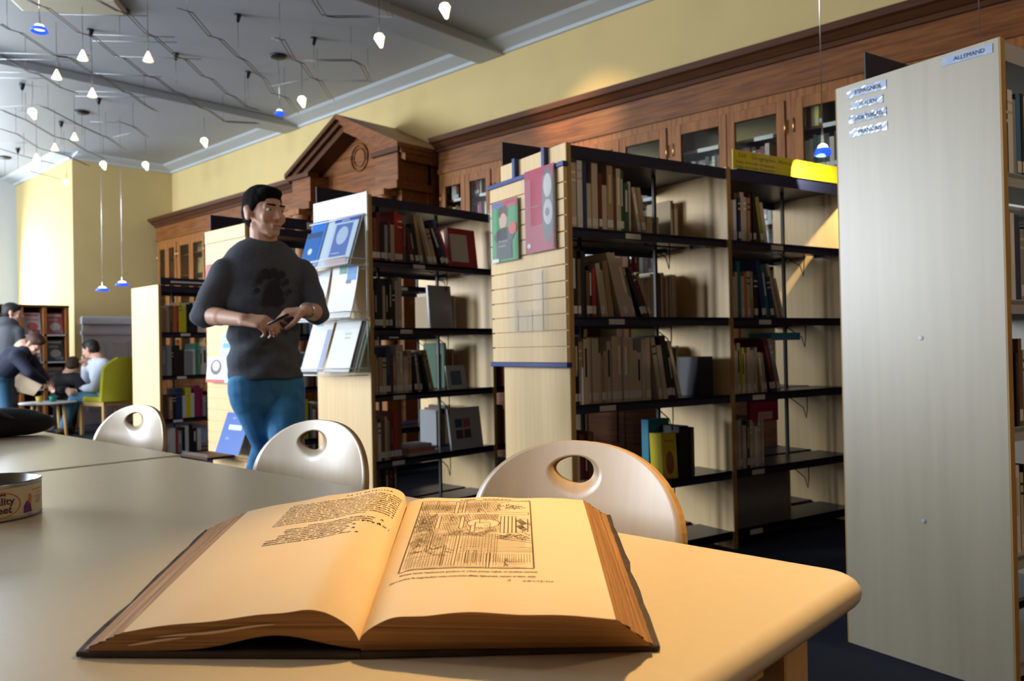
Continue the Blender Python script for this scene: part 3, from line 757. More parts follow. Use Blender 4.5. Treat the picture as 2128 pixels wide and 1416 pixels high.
# ------------------------------------------------------------------ bent plywood chairs
def chair(label, cx, cy, rz, hole_dy=-.03):
    t = empty('plywood_chair', (cx, cy, 0), rz); tag(t, label, 'chair', 'bent plywood chairs along the table')
    # back shell, centred on y = 0, concave towards -x
    def P(y, z): return Vector((.012 - .62 * y * y + .16 * (z - .60) + .10 * max(0, .52 - z) ** 1.5, y, z))
    N = 72; RN_ = 10
    out = []
    for k in range(N):
        a = 2 * math.pi * k / N; c, s_ = math.cos(a), math.sin(a)
        if s_ >= 0: y = .250 * (abs(c) ** .92) * (1 if c >= 0 else -1); z = .675 + .163 * abs(s_) ** .95
        else: y = .250 * c * (1 - .42 * abs(s_) ** 1.5); z = .675 - .235 * abs(s_)
        out.append((y, z))
    hole = [(hole_dy + .049 * math.cos(2 * math.pi * k / N), .783 + (.025 - .004 * math.cos(2 * math.pi * k / N)) * math.sin(2 * math.pi * k / N)) for k in range(N)]
    m = MB(); th = .0055
    rings = []
    for side in (-1, 1):
        for r in range(RN_ + 1):
            f_ = r / RN_; row = []
            for k in range(N):
                y = hole[k][0] + (out[k][0] - hole[k][0]) * f_; z = hole[k][1] + (out[k][1] - hole[k][1]) * f_
                p = P(y, z); nrm = Vector((1, 1.24 * y, -.16)).normalized(); row.append(p + nrm * th * side)
            b = len(m.v); m.v += [tuple(p) for p in row]; rings.append(b)
    R1 = RN_ + 1
    for s0 in (0, R1):
        for r in range(RN_):
            for k in range(N):
                k2 = (k + 1) % N; a, b = rings[s0 + r], rings[s0 + r + 1]
                m.f.append((a + k, a + k2, b + k2, b + k)); m.m.append(0); m.sm.append(True)
    for r in (0, RN_):
        for k in range(N):
            k2 = (k + 1) % N; a, b = rings[r], rings[R1 + r]
            m.f.append((a + k, a + k2, b + k2, b + k)); m.m.append(1); m.sm.append(False)
    m.build('backrest', [M['ply'], M['maple_edge']], t)
    st = MB(); P2 = rounded(-.40, .0, -.20, .20, .07)
    n = len(P2)
    st.v += [(x, y, .435 + .012 * (y / .2) ** 2) for x, y in P2] + [(x, y, .447 + .012 * (y / .2) ** 2) for x, y in P2]
    st.f += [tuple(reversed(range(n))), tuple(range(n, 2 * n))] + [(i, (i + 1) % n, n + (i + 1) % n, n + i) for i in range(n)]
    st.m += [0] * (n + 2); st.sm += [False] * (n + 2)
    st.build('seat', [M['ply']], t, bevel=.003)
    for (x, y, dx, dy) in ((-.36, -.16, -.03, -.03), (-.36, .16, -.03, .03)):
        MB().tube([(x, y, .437), (x + dx, y + dy, 0)], .011, 10).build('leg', M['chrome'], t)
    for sy in (-1, 1):
        MB().tube([(.05, sy * .17, 0), (-.01, sy * .14, .43), (.028, sy * .105, .56), (.036, sy * .10, .66)], .010, 10).build('rear_leg', M['chrome'], t)
    return t
M['ply'] = mat('lacquered_plywood', (.62, .46, .28), .30, noise=.10, scale=2.5, stretch=(8, 16, .7), spec=1.0)
chair('curved plywood chair right behind the open book, nearest the camera', 1.185, .945, 0, .022)
chair('curved plywood chair between the walking man and the magazine rack', 1.185, 1.82, R(2), .038)
chair('curved plywood chair at the far table, left of the walking man', 1.20, 3.00, R(6), .035)

# ------------------------------------------------------------------ small printed things
def decal(parent, T, items, z0=.0006):
    """flat printed patches on a cover; items: (kind, x0, y0, x1, y1, colour) in cover units 0..1"""
    pass
def printed(name, label, cat, Wd, Hd, th, base, items, T, group=None, curl=0.0, part='cover_print'):
    """a magazine or leaflet: local x right, y up, z towards the reader"""
    m = MB(); n = 8
    f0, f1 = [], []
    def Z(y): return curl * (y / Hd) ** 2
    for i in range(n + 1):
        y = Hd * i / n; f0.append([Vector((0, y, Z(y))), Vector((Wd, y, Z(y)))]); f1.append([Vector((0, y, Z(y) - th)), Vector((Wd, y, Z(y) - th))])
    m.grid(f0, smooth=False); m.grid(f1, smooth=False)
    for i in range(n):
        for c in (0, 1): m.quad([f0[i][c], f0[i + 1][c], f1[i + 1][c], f1[i][c]], 1)
    m.quad([f0[0][0], f0[0][1], f1[0][1], f1[0][0]], 1); m.quad([f0[n][0], f0[n][1], f1[n][1], f1[n][0]], 1)
    o = m.build(name, [plain(base, .3), pages_m])
    o.matrix_world = T
    tag(o, label, cat, group)
    for k, it in enumerate(items):
        zz = .0006 + .0003 * k
        if it[0] == 't':
            _, x, y, size, colr, body = it
            c = text_mesh(part, body, size * Hd, plain(colr, .5), o, align='LEFT', extrude=0, mapper=lambda a, b, x=x, y=y, zz=zz: (x * Wd + a, y * Hd + b, Z(y * Hd + b) + zz), res=1)
            continue
        kind, x0, y0, x1, y1, colr = it
        d = MB()
        if kind == 'r':
            rows = []
            for i in range(5):
                y = (y0 + (y1 - y0) * i / 4) * Hd; rows.append([(x0 * Wd, y, Z(y) + zz), (x1 * Wd, y, Z(y) + zz)])
            d.grid(rows, smooth=False)
        else:
            cx, cy, rx, ry = (x0 + x1) / 2 * Wd, (y0 + y1) / 2 * Hd, (x1 - x0) / 2 * Wd, (y1 - y0) / 2 * Hd
            d.quad([(cx + rx * math.cos(2 * math.pi * q / 20), cy + ry * math.sin(2 * math.pi * q / 20), Z(cy + ry * math.sin(2 * math.pi * q / 20)) + zz) for q in range(20)])
        d.build(part, plain(colr, .4), o, recalc=False)
    return o
def plane_T(fr, lx, ly, lz, tilt=0.0, turn=0.0):
    """placement on an end panel facing -x of the frame: local x -> -y of frame, y -> up, z -> -x; tilt leans the top back"""
    X_ = Vector((-math.sin(-fr.rz) * -1, 0, 0))
    ex = Vector((fr.c, fr.s, 0)); ey = Vector((-fr.s, fr.c, 0))
    ax = -ey; az = -ex; up = Vector((0, 0, 1))
    ay2 = up * math.cos(tilt) - az * math.sin(tilt); az2 = az * math.cos(tilt) + up * math.sin(tilt)
    if turn:
        ax, ay2 = ax * math.cos(turn) + ay2 * math.sin(turn), ay2 * math.cos(turn) - ax * math.sin(turn)
    o = fr.P(lx, ly, lz); T = Matrix.Identity(4)
    for i in range(3): T[i][0], T[i][1], T[i][2], T[i][3] = ax[i], ay2[i], az2[i], o[i]
    return T
def onp(fr, lx, px, py):
    """(ly, z) where the view through (px, py) meets the plane at local x = lx"""
    v = AX_R * ((px - 1064) / F_PX) + AX_D * ((py - 708) / F_PX) + AX_F
    n = Vector((fr.c, fr.s, 0)); P0 = fr.P(lx, 0, 0); t = n.dot(P0 - Vector((0, 0, CAM_H))) / n.dot(v)
    p = Vector((0, 0, CAM_H)) + v * t; d = p - fr.o
    return (-d.x * fr.s + d.y * fr.c, p.z)
# ---- slatted display panel on the near bookcase end
(y1_, zt), (y0_, zb_) = onp(F3, -.05, 1018, 396), onp(F3, -.05, 1187, 755)
y0_, zt = -.012, onp(F3, -.05, 1185, 338)[1]
dp = empty('slatwall_display', F3.P(-.05, 0, 0), TH); tag(dp, 'slatted maple display panel with blue rails hung on the bookcase end', 'display board')
m = MB(); nsl = 12; hsl = (zt - zb_) / nsl
for k in range(nsl): m.box(0, .018, y0_, y1_, zb_ + k * hsl + .003, zb_ + (k + 1) * hsl - .003)
m.box(.014, .020, y0_ + .001, y1_ - .001, zb_, zt)
m.build('slatted_board', [M['maple']], dp)
MB().box(-.008, .022, y0_ - .01, y1_ + .012, zt - .004, zt + .018).build('top_rail', M['navy2'], dp, bevel=.003)
MB().box(-.008, .022, y0_ - .01, y1_ + .012, zb_ - .020, zb_ + .002).build('bottom_rail', M['navy2'], dp, bevel=.003)
for ly in (.13, .37): MB().box(.0, .022, ly, ly + .022, zt, 1.907).box(.0, .10, ly, ly + .022, 1.907, 1.911).build('strap', M['navy2'], dp)
def holder(label, px0, py0, px1, py1, depth=.03):
    (ya, za) = onp(F3, -.06, px0, py0); (yb, zb2) = onp(F3, -.06, px1, py1)
    h = empty('leaflet_holder', F3.P(-.0525, yb, zb2), TH); tag(h, label, 'leaflet holder', 'clear leaflet holders on the slatted panel')
    W_, H_ = ya - yb, za - zb2
    MB().box(-.004, -.001, 0, W_, 0, H_).build('back_plate', M['clear'], h)
    MB().box(-depth, -depth + .003, 0, W_ * .3, .004, H_ * .96).box(-depth, -depth + .003, W_ * .7, W_, .004, H_ * .96).box(-depth, -depth + .003, W_ * .3, W_ * .7, .004, H_ * .35).build('front_plate', M['clear'], h)
    MB().box(-depth, -.001, -.002, .001, 0, H_).box(-depth, -.001, W_ - .001, W_ + .002, 0, H_).box(-depth, -.001, 0, W_, -.003, 0).build('side_plate', M['clear'], h)
    return yb, zb2, W_, H_
skin_c, gre = (.62, .38, .28), (.02, .30, .09)
yb, z_, W_, H_ = holder('clear acrylic holder carrying the green magazine on the slatted panel', 1023, 432, 1080, 540)
printed('magazine', 'green magazine with a portrait cover in the left acrylic holder', 'magazine', W_ - .006, H_ + .01, .004, gre,
        [('r', 0, .90, .45, 1, (.10, .12, .35)), ('r', .45, .88, 1, 1, (.40, .03, .08)), ('e', .30, .52, .62, .86, skin_c), ('e', .27, .70, .66, .92, (.10, .05, .03)), ('e', .33, .54, .60, .80, skin_c), ('r', .18, .04, .78, .50, (.015, .015, .02)), ('e', .10, .28, .88, .56, (.015, .015, .02)),
         ('e', .68, .42, .98, .62, (.65, .05, .02)), ('t', .28, .34, .055, (.8, .8, .8), 'Une rentrée'), ('t', .28, .26, .055, (.8, .8, .8), 'à inventer'), ('r', .0, .0, .28, .06, (.8, .8, .8))],
        plane_T(F3, -.066, yb + W_ - .003, z_ + .004))
yb, z_, W_, H_ = holder('clear acrylic holder carrying the red magazine on the slatted panel', 1091, 375, 1157, 519)
printed('magazine', 'crimson magazine with a grey face sculpture in the right acrylic holder', 'magazine', W_ - .006, H_ + .03, .005, (.42, .01, .06),
        [('e', .58, .08, 1.0, .98, (.10, .11, .13)), ('e', .64, .30, .94, .60, (.45, .45, .44)), ('e', .66, .62, .92, .90, (.50, .50, .48)), ('e', .70, .40, .84, .50, (.15, .15, .16)), ('r', .97, .02, 1, .96, (.02, .02, .03)), ('t', .06, .55, .05, (.7, .35, .3), 'art & métiers'), ('e', .08, .06, .20, .12, (.8, .75, .75))],
        plane_T(F3, -.066, yb + W_ - .003, z_ + .004))
holder('empty clear acrylic holder low on the slatted panel', 1062, 565, 1138, 688)
# ---- magazine rack on the middle bookcase
rk = empty('magazine_rack', F2.P(-.03, 0, 0)); tag(rk, 'white wire magazine rack with three tiers hooked on a bookcase end', 'magazine rack')
yl = .53
MB().box(-.004, .0, -.004, yl, 1.76, 1.925).box(-.012, .0, -.012, .0, 1.70, 1.925).build('header_board', M['white'], rk, bevel=.002)
wr = MB()
for y in (.0, .265, .53):
    wr.tube([(-.012, y, 1.80), (-.012, y, .90)], .004, 6)
tiers = ((1.50, 1.81), (1.20, 1.505), (.885, 1.215))
for zb2, zt2 in tiers:
    for z in (zb2, zb2 + .04): wr.tube([(-.012, 0, z), (-.16, 0, z), (-.16, yl, z), (-.012, yl, z)], .0035, 6)
    wr.tube([(-.012, 0, zt2 - .02), (-.03, .0, zt2 - .02), (-.03, yl, zt2 - .02), (-.012, yl, zt2 - .02)], .0035, 6)
wr.build('wire_frame', M['white'], rk)
for zb2, zt2 in tiers:
    L = (zt2 - zb2); tr = MB().grid([[(-.155, 0, zb2), (-.155, yl, zb2)], [(-.012, 0, zb2 + .002), (-.012, yl, zb2 + .002)]], smooth=False)
    tr.box(-.156, -.153, 0, yl, zb2, zb2 + .05)
    tr.build('clear_tray', M['clear'], rk)
tl = math.atan2(.10, .30)
wh_, cr_ = (.78, .80, .80), (.72, .72, .66)
printed('magazine', 'blue and white periodical open-faced on the rack top tier', 'magazine', .235, .30, .006, (.45, .55, .68),
        [('r', .0, .90, 1, 1, (.01, .06, .38)), ('t', .30, .94, .075, (.8, .85, .9), 'pandora'), ('r', .12, .18, .80, .86, (.06, .13, .40)), ('e', .24, .42, .70, .80, (.35, .45, .62)), ('t', .18, .25, .06, (.8, .85, .9), 'Formations'), ('r', .05, .02, .9, .12, (.55, .35, .33))],
        plane_T(F2, -.150, .265, 1.512, tl))
printed('magazine', 'pale grey wide folder behind the blue periodical on the rack', 'folder', .42, .31, .004, (.50, .60, .70), [], plane_T(F2, -.140, .44, 1.512, tl))
printed('magazine', 'deep blue passport-like leaflet at the left of the rack top tier', 'leaflet', .155, .25, .005, (.01, .12, .42),
        [('r', 0, .86, 1, 1, (.01, .05, .14)), ('e', .35, .42, .62, .58, (.6, .7, .8)), ('t', .25, .28, .05, (.6, .7, .8), 'ÉTUDES')], plane_T(F2, -.152, .53, 1.50, tl))
printed('magazine', 'bright blue leaflet sticking up behind the passport-like one', 'leaflet', .15, .30, .003, (.01, .16, .60), [], plane_T(F2, -.144, .50, 1.52, tl))
printed('magazine', 'white magazine with a red curl, rack middle tier left', 'magazine', .215, .30, .004, wh_, [('r', .10, .90, .55, .93, (.55, .25, .3)), ('r', .02, .02, .9, .04, (.3, .3, .3))], plane_T(F2, -.150, .515, 1.212, tl), curl=.02)
printed('magazine', 'white magazine with a blue and green corner, rack middle tier right', 'magazine', .245, .30, .006, wh_, [('r', .28, .86, .58, 1, (.08, .30, .25)), ('r', .60, .72, .96, 1, (.04, .22, .50)), ('r', .58, .66, .78, .74, (.1, .1, .12))], plane_T(F2, -.150, .262, 1.212, tl), curl=.03)
printed('magazine', 'white booklet with a pale blue spine strip, rack bottom tier left', 'magazine', .22, .315, .005, wh_, [('r', .78, .0, .98, .82, (.30, .36, .52)), ('r', .2, .90, .5, .97, (.25, .45, .6))], plane_T(F2, -.150, .52, .905, tl))
for k, (c_, dx, lbl) in enumerate(((( .20, .42, .34), 0, 'sea green bound report, last of the rack bottom stack'), ((.35, .38, .40), .0, 'grey bound report inside the rack bottom stack'), ((.06, .08, .12), .0, 'dark bound report just behind the white front one'))):
    printed('magazine', lbl, 'report', .235, .325 - .003 * k, .010, c_, [], plane_T(F2, -.112 - .013 * k, .262 - .014 * (2 - k), .905, tl), 'reports stacked in the rack')
printed('magazine', 'white report with two grey words, front of rack bottom tier', 'magazine', .235, .315, .008, wh_, [('t', .48, .72, .045, (.3, .33, .36), 'RAPPORT'), ('t', .48, .64, .045, (.3, .33, .36), 'ANNUEL')], plane_T(F2, -.150, .272, .905, tl))
# ---- slatted panel and leaflets on the bookcase behind the man
d1 = empty('slatwall_display', F1.P(-.05, 0, 0)); tag(d1, 'slatted maple display panel half hidden behind the walking man', 'display board')
m = MB()
for k in range(19): m.box(0, .018, -.012, .56, .30 + k * .08 + .002, .30 + (k + 1) * .08 - .002)
m.box(.006, .02, -.011, .559, .30, 1.82); m.build('slatted_board', M['maple'], d1)
MB().box(-.008, .022, -.02, .57, .28, .30).build('bottom_rail', M['maple_edge'], d1)
MB().box(-.003, .018, -.012, .56, 1.822, 1.91).build('top_board', M['maple'], d1)
for (px0, py0, px1, py1, col_, items, lbl, tl_) in (
    (419, 640, 442, 545, (.72, .70, .72), [('r', 0, .3, .5, 1, (.45, .12, .10)), ('r', .3, .5, .8, .9, (.8, .8, .8))], 'white and red leaflet peeking out left of the man', .1),
    (425, 795, 462, 742, (.75, .75, .76), [('e', .2, .3, .8, .9, (.08, .07, .08)), ('e', .3, .45, .7, .85, (.6, .55, .52)), ('r', 0, .0, 1, .12, (.55, .05, .04))], 'white leaflet with a dark round portrait left of the jeans', .1),
    (450, 796, 500, 690, (.50, .66, .74), [('r', .1, .7, .8, .8, (.1, .35, .55))], 'pale blue leaflet just left of the sweater hem', .1),
    (465, 938, 512, 856, (.012, .09, .42), [('t', .30, .86, .07, (.6, .7, .9), 'DVD'), ('r', .25, .58, .8, .70, (.6, .7, .85)), ('t', .25, .36, .08, (.6, .7, .9), 'INFO'), ], 'royal blue brochure tilted forward beside the mans leg', .35)):
    (ya, za) = onp(F1, -.10, px0, py0); (yb, zc) = onp(F1, -.10, px1, py1)
    T = plane_T(F1, -.06 - .30 * math.sin(tl_), ya, za, tl_)
    printed('leaflet', lbl, 'leaflet', abs(ya - yb), abs(zc - za), .006, col_, items, T, 'leaflets on the panel behind the man')
lr = MB()
(ya, za) = onp(F1, -.12, 440, 940); lr = empty('leaflet_ledge', F1.P(-.05, 0, 0)); tag(lr, 'brown ledge under the tilted royal blue brochure', 'ledge')
MB().box(-.20, 0, .18, .56, za - .03, za - .012).build('shelf_board', M['walnut_d'], lr); MB().box(-.20, -.19, .18, .56, za - .012, za + .01).build('front_lip', M['clear'], lr)
# ---- plates standing on the bookcases
def topper(label, fr, lx0, lx1, ly, z0, h, m_, group='navy plates on top of the bookcases'):
    o = MB().box(lx0, lx1, ly, ly + .004, 0, h).box(lx0, lx1, ly - .03, ly + .004, -.0, .003).build('top_sign', m_); o.location = fr.P(0, 0, z0); o.rotation_euler = (0, 0, fr.rz)
    return tag(o, label, 'sign', group)
t0 = topper('navy plate with a white strip on the low far bookcase', F0, .0, .96, .01, 1.681, .07, M['navy'])
MB().box(.10, .60, .006, .0095, .024, .040).build('white_strip', label_m, t0)
t1 = topper('navy plate with a white label just right of the mans head', F1, .02, .95, .02, 1.911, .08, M['navy'])
MB().box(.46, .90, .013, .0195, .01, .06).build('white_label', label_m, t1)
topper('navy plate standing behind the slatted panel left of the mans head', F1, -.02, .30, .535, 1.911, .13, M['navy'])
topper('navy plate behind the white magazine rack header', F2, -.02, .35, .515, 1.911, .12, M['navy'])
topper('dark plate behind the straps of the slatted display panel', F3, -.02, .25, .52, 1.906, .12, M['navy'])
topper('navy plate above the tall language panel', F4, .10, .95, .50, 1.887, .14, M['navy'])
# yellow subject sign
(py_, pz_) = (0, 0)
ys_ = MB().box(1.06, 1.955, .035, .04, .0, .105); ys = ys_.build('subject_sign', plain((.72, .62, .02), .45)); ys.location = F3.P(0, 0, 1.908); ys.rotation_euler = (R(0), 0, TH)
tag(ys, 'long yellow subject sign standing on the bookcase under the pendant lamp', 'sign')
MB().box(1.06, 1.955, .005, .045, -.001, .001).build('sign_foot', M['navy'], ys)
def yt(x, y): return (x, .0345, y)
inkd = plain((.10, .09, .02), .7)
text_mesh('lettering', '500   Géographie, Histoire, Biographie', .032, inkd, ys, 'LEFT', extrude=0, mapper=lambda a, b: (1.10 + a * 1.28, .0344, .078 + b), res=1)
for k in range(2):
    text_mesh('lettering', 'Voyages, cartes et atlas - Mondes anciens', .020, inkd, ys, 'LEFT', extrude=0, mapper=lambda a, b, k=k: (1.08 + a * .9, .0344, .046 - k * .024 + b), res=1)
    text_mesh('lettering', 'Biographies, mémoires et correspondances', .020, inkd, ys, 'LEFT', extrude=0, mapper=lambda a, b, k=k: (1.50 + a * .95, .0344, .046 - k * .024 + b), res=1)
# ---- language labels on the tall end panel, its two screw caps
for body, lab, p0, p1, p2 in (('ESPAGNOL', 'topmost laminated ESPAGNOL label at the upper left of the tall panel', (1759, 188), (1841, 165), (1760, 206)),
                          ('ITALIEN', 'laminated ITALIEN label second from the top of the tall panel', (1767, 213), (1834, 196), (1768, 229)),
                          ('PORTUGAIS', 'crumpled glossy PORTUGAIS label third down on the tall panel', (1763, 242), (1841, 222), (1764, 259)),
                          ('FRANCAIS', 'laminated FRANCAIS label lowest of the four on the left', (1765, 270), (1843, 252), (1766, 287)),
                          ('ALLEMAND', 'laminated ALLEMAND label at the upper right of the tall panel', (1956, 121), (2062, 90), (1957, 139))):
    xa = -.0265
    (ya, za), (yb, zb2), (yc, zc) = onp(F4, xa, *p0), onp(F4, xa, *p1), onp(F4, xa, *p2)
    Wd = ya - yb; Hd = za - zc; rot = math.atan2(zb2 - za, Wd)
    m = MB(); rg = random.Random(len(body)); cr = .0014 if body == 'PORTUGAIS' else .0004
    rows = [[Vector((Wd * i / 16, Hd * j / 4, .0012 + cr * rg.random())) for i in range(17)] for j in range(5)]
    m.grid(rows, smooth=False); m.box(0, Wd, 0, Hd, 0, .0008)
    o = m.build('language_label', [M.setdefault('lam', mat('laminated_label', (.46, .58, .82), .16, spec=.8, coat=.6))])
    T = plane_T(F4, xa, yc, zc + (.0), 0, rot); o.matrix_world = T; tag(o, lab, 'label', 'language labels on the tall panel')
    text_mesh('lettering', body, Hd * .66, plain((.07, .08, .11), .6), o, 'CENTER', extrude=0, mapper=lambda a, b, Wd=Wd, Hd=Hd: (Wd * .55 + a, Hd * .47 + b, .0032), res=2)
for px, py, mk, lb_ in ((1914, 703, 'white', 'white screw cap halfway up the tall panel'), (1920, 1084, 'greym', 'grey screw cap low on the tall panel')):
    (ya, za) = onp(F4, -.027, px, py)
    o = MB().lathe([(0.0, .003), (.006, .0028), (.0085, .0)], 16).build('screw_cap', M[mk]); o.matrix_world = plane_T(F4, -.026, ya, za); tag(o, lb_, 'screw cap', 'screw caps')

# ---- odd things on the shelves
def box_thing(name, label, cat, fr, x0, x1, y0, y1, z0, z1, m_, lean=0, grp=None):
    o = MB().box(0, x1 - x0, 0, y1 - y0, 0, z1 - z0).build(name, m_, bevel=.0015); o.location = fr.P(x0, y0, z0 + .0006); o.rotation_euler = (lean, 0, fr.rz); return tag(o, label, cat, grp)
o = box_thing('archive_box', 'grey-blue and tan archive box on the top shelf beside the divider', 'box', F3, .60, .82, .33, .48, 1.54, 1.69, plain((.34, .27, .14)))
MB().box(.0, .08, -.002, -.0005, .0, .15).build('box_label', plain((.25, .36, .36)), o)
o = box_thing('yellow_booklet', 'yellow booklet with an orange animal leaning on the fourth shelf', 'booklet', F3, .55, .63, .05, .17, .385, .60, plain((.75, .60, .02)))
o.rotation_euler = (R(-4), 0, TH - R(15))
d = MB().quad([(.04 + .022 * math.cos(a / 10 * math.pi), -.0008, .075 + .055 * math.sin(a / 10 * math.pi)) for a in range(20)]).build('animal_print', plain((.35, .12, .03)), o)
text_mesh('lettering', 'Reptiles', .016, plain((.05, .04, .0)), o, 'CENTER', extrude=0, mapper=lambda a, b: (.04 + a, -.0008, .18 + b), res=1)
box_thing('binder', 'sky blue binder standing behind the yellow booklet', 'binder', F3, .58, .72, .18, .23, .385, .655, plain((.02, .30, .48)))
box_thing('binder', 'black binder right of the yellow booklet on the fourth shelf', 'binder', F3, .64, .70, .03, .16, .385, .63, M['blackm'])
box_thing('binder', 'brown binder beside the black one on the fourth shelf', 'binder', F3, .72, .74, .03, .16, .385, .62, plain((.14, .11, .07)))
box_thing('bright_file', 'gleaming white file at the left end of the third shelf', 'file', F3, .030, .038, -.012, .0, .768, .93, M['white'])
box_thing('black_binder_box', 'black file box near the divider on the third shelf', 'box', F3, .80, .90, .05, .20, .765, .96, M['blackm'])
box_thing('blue_book', 'sky blue book lying flat over the yellow sign bays third row', 'book', F3, 1.34, 1.58, .05, .20, 1.035, 1.075, plain((.05, .28, .48)))
o = box_thing('picture_book', 'crimson picture book lying across the fourth row of books', 'book', F3, 1.14, 1.36, .03, .05, .615, .735, plain((.28, .01, .05)))
MB().box(.06, .17, -.002, -.0005, .01, .05).build('cover_print', plain((.6, .45, .42)), o)
o = box_thing('grey_portfolio', 'large grey portfolio leaning on the bottom shelf under the yellow sign bay', 'portfolio', F3, 1.03, 1.44, .03, .045, .085, .385, plain((.16, .16, .16)), R(-4))
box_thing('white_panel', 'pale panel standing behind the grey portfolio on the bottom shelf', 'panel', F3, 1.48, 1.66, .20, .215, .088, .37, plain((.45, .40, .33)))
o = box_thing('display_book', 'silvery wrapped book facing out on the second shelf below the red books', 'book', F2, .46, .65, .03, .05, 1.15, 1.42, plain((.34, .34, .38), .2), R(-5))
o = box_thing('framed_card', 'small framed card leaning by the green books on the third shelf', 'card', F2, .60, .76, .03, .04, .765, .92, plain((.50, .52, .52), .3), R(-10))
MB().box(.03, .12, -.0015, -.0005, .03, .12).build('card_print', plain((.10, .16, .24)), o)
o = box_thing('display_book', 'large grey book with four dark pictures facing out on the fourth shelf', 'book', F2, .60, .88, .01, .025, .385, .65, plain((.40, .43, .47), .3), R(-8))
for a, b, c_ in ((.05, .14, (.05, .08, .16)), (.12, .14, (.30, .10, .12)), (.05, .07, (.10, .06, .06)), (.12, .07, (.08, .05, .10))): MB().box(a, a + .06, -.0015, -.0005, b, b + .055).build('cover_print', plain(c_), o)
for k, (c_, lb_) in enumerate((((.50, .44, .36), 'cream book lying flat at the bottom of the fourth shelf pile'), ((.45, .16, .10), 'rust book lying flat in the middle of the pile'), ((.45, .45, .44), 'pale thin book lying on top of the fourth shelf pile'))):
    box_thing('flat_book', lb_, 'book', F2, .26 + .01 * k, .50 - .02 * k, .02 + .01 * k, .18, .385 + .022 * k, .385 + .022 * (k + 1) - .001, plain(c_), 0, 'books lying flat')
o = box_thing('red_ring_binder', 'wide crimson binder at the right end of the rack bookcase top shelf', 'binder', F2, .66, .90, .05, .09, 1.54, 1.80, plain((.28, .01, .02)), R(-7))
MB().box(.01, .16, -.002, -.0005, .04, .22).build('cover_print', plain((.42, .38, .33)), o)

# ------------------------------------------------------------------ things on the tables
TC = Vector((.410, 1.647, 0)); tin = empty('sweet_tin', (TC.x, TC.y, .741)); tag(tin, 'open round sweet tin with a printed cream band on the near table', 'tin')
rt_ = .085
m = MB().lathe([(rt_ - .0015, .004), (rt_, .0), (rt_ + .001, .003), (rt_, .006), (rt_, .058), (rt_ + .0015, .061), (rt_, .064), (rt_ - .0015, .062), (rt_ - .0015, .004), (0, .004)], 48)
m.build('tin_body', mat('tin_metal', (.35, .36, .36), .25, metal=.9), tin)
m = MB().lathe([(rt_ + .0004, .007), (rt_ + .0004, .056)], 48); m.build('printed_band', plain((.52, .46, .33), .35), tin)
aim = math.atan2(-TC.y, -TC.x)      # side turned to the camera
def tinmap(r, a0, z0): return lambda x, y: (r * math.cos(a0 + x / rt_), r * math.sin(a0 + x / rt_), z0 + y)
for body, dz, sz in (('Quality', .034, .0175), ('Street', .0195, .0175), ('DELIGHTFUL', .0455, .0045)):
    text_mesh('lettering', body, sz, plain((.10, .02, .04), .5), tin, 'CENTER', extrude=0, offset=.0004, mapper=tinmap(rt_ + .0010, aim + .19, dz), res=2)
ov = MB(); mp_ = tinmap(rt_ + .0009, aim + .19, .028); ra, rb_ = [], []
for k in range(41):
    a = 2 * math.pi * k / 40; ra.append(mp_(.037 * math.cos(a), .0225 * math.sin(a))); rb_.append(mp_(.0355 * math.cos(a), .0210 * math.sin(a)))
ov.grid([ra, rb_]); ov.build('oval_frame', plain((.50, .09, .03), .5), tin)
for shp, c_ in (([(-.008, -.018), (.010, -.018), (.008, -.006), (.002, .002), (-.002, .002), (-.007, -.006)], (.10, .03, .14)), ([(.001, -.002), (.009, -.006), (.010, .012), (.004, .014)], (.50, .16, .05))):
    mp2 = tinmap(rt_ + .0009, aim + .78, .027); MB().quad([mp2(*p) for p in shp]).build('tin_print', plain(c_, .5), tin)
for k, (w_, h_) in enumerate(((.030, .003), (.022, .002), (.034, .002), (.016, .006), (.014, .006))):
    mp2 = tinmap(rt_ + .0009, aim + 1.12 + .04 * (k % 2), .045 - .006 * k); MB().quad([mp2(-w_ / 2, 0), mp2(0, 0), mp2(w_ / 2, 0), mp2(w_ / 2, h_), mp2(0, h_), mp2(-w_ / 2, h_)]).build('tin_print', plain((.42, .33, .20), .5), tin)

# ---- solid from overlapping rounded pieces, fused into one skin
def cap(m, a, b, ra_, rb_, n=14):
    a, b = Vector(a), Vector(b); d = b - a; L = d.length; t = d / L if L > 1e-6 else Vector((0, 0, 1))
    up = Vector((0, 0, 1)) if abs(t.z) < .95 else Vector((1, 0, 0)); u = t.cross(up).normalized(); v = t.cross(u); rings = []
    prof = [(-math.cos(q) * ra_, math.sin(q) * ra_) for q in (.12, .5, 1.0)] + [(0, ra_), (L * .5, (ra_ + rb_) / 2), (L, rb_)] + [(L + math.cos(q) * rb_, math.sin(q) * rb_) for q in (1.0, .5, .12)]
    for s_, r_ in prof:
        bi = len(m.v); rings.append(bi)
        for k in range(n):
            q = 2 * math.pi * k / n; m.v.append(tuple(a + t * s_ + (u * math.cos(q) + v * math.sin(q)) * r_))
    for i in range(len(rings) - 1):
        for k in range(n):
            k2 = (k + 1) % n; m.f.append((rings[i] + k, rings[i] + k2, rings[i + 1] + k2, rings[i + 1] + k)); m.m.append(0); m.sm.append(True)
    m.f.append(tuple(rings[0] + k for k in range(n))); m.m.append(0); m.sm.append(True)
    m.f.append(tuple(rings[-1] + k for k in reversed(range(n)))); m.m.append(0); m.sm.append(True)
def chain(m, pts, rs):
    for i in range(len(pts) - 1): cap(m, pts[i], pts[i + 1], rs[i], rs[i + 1])
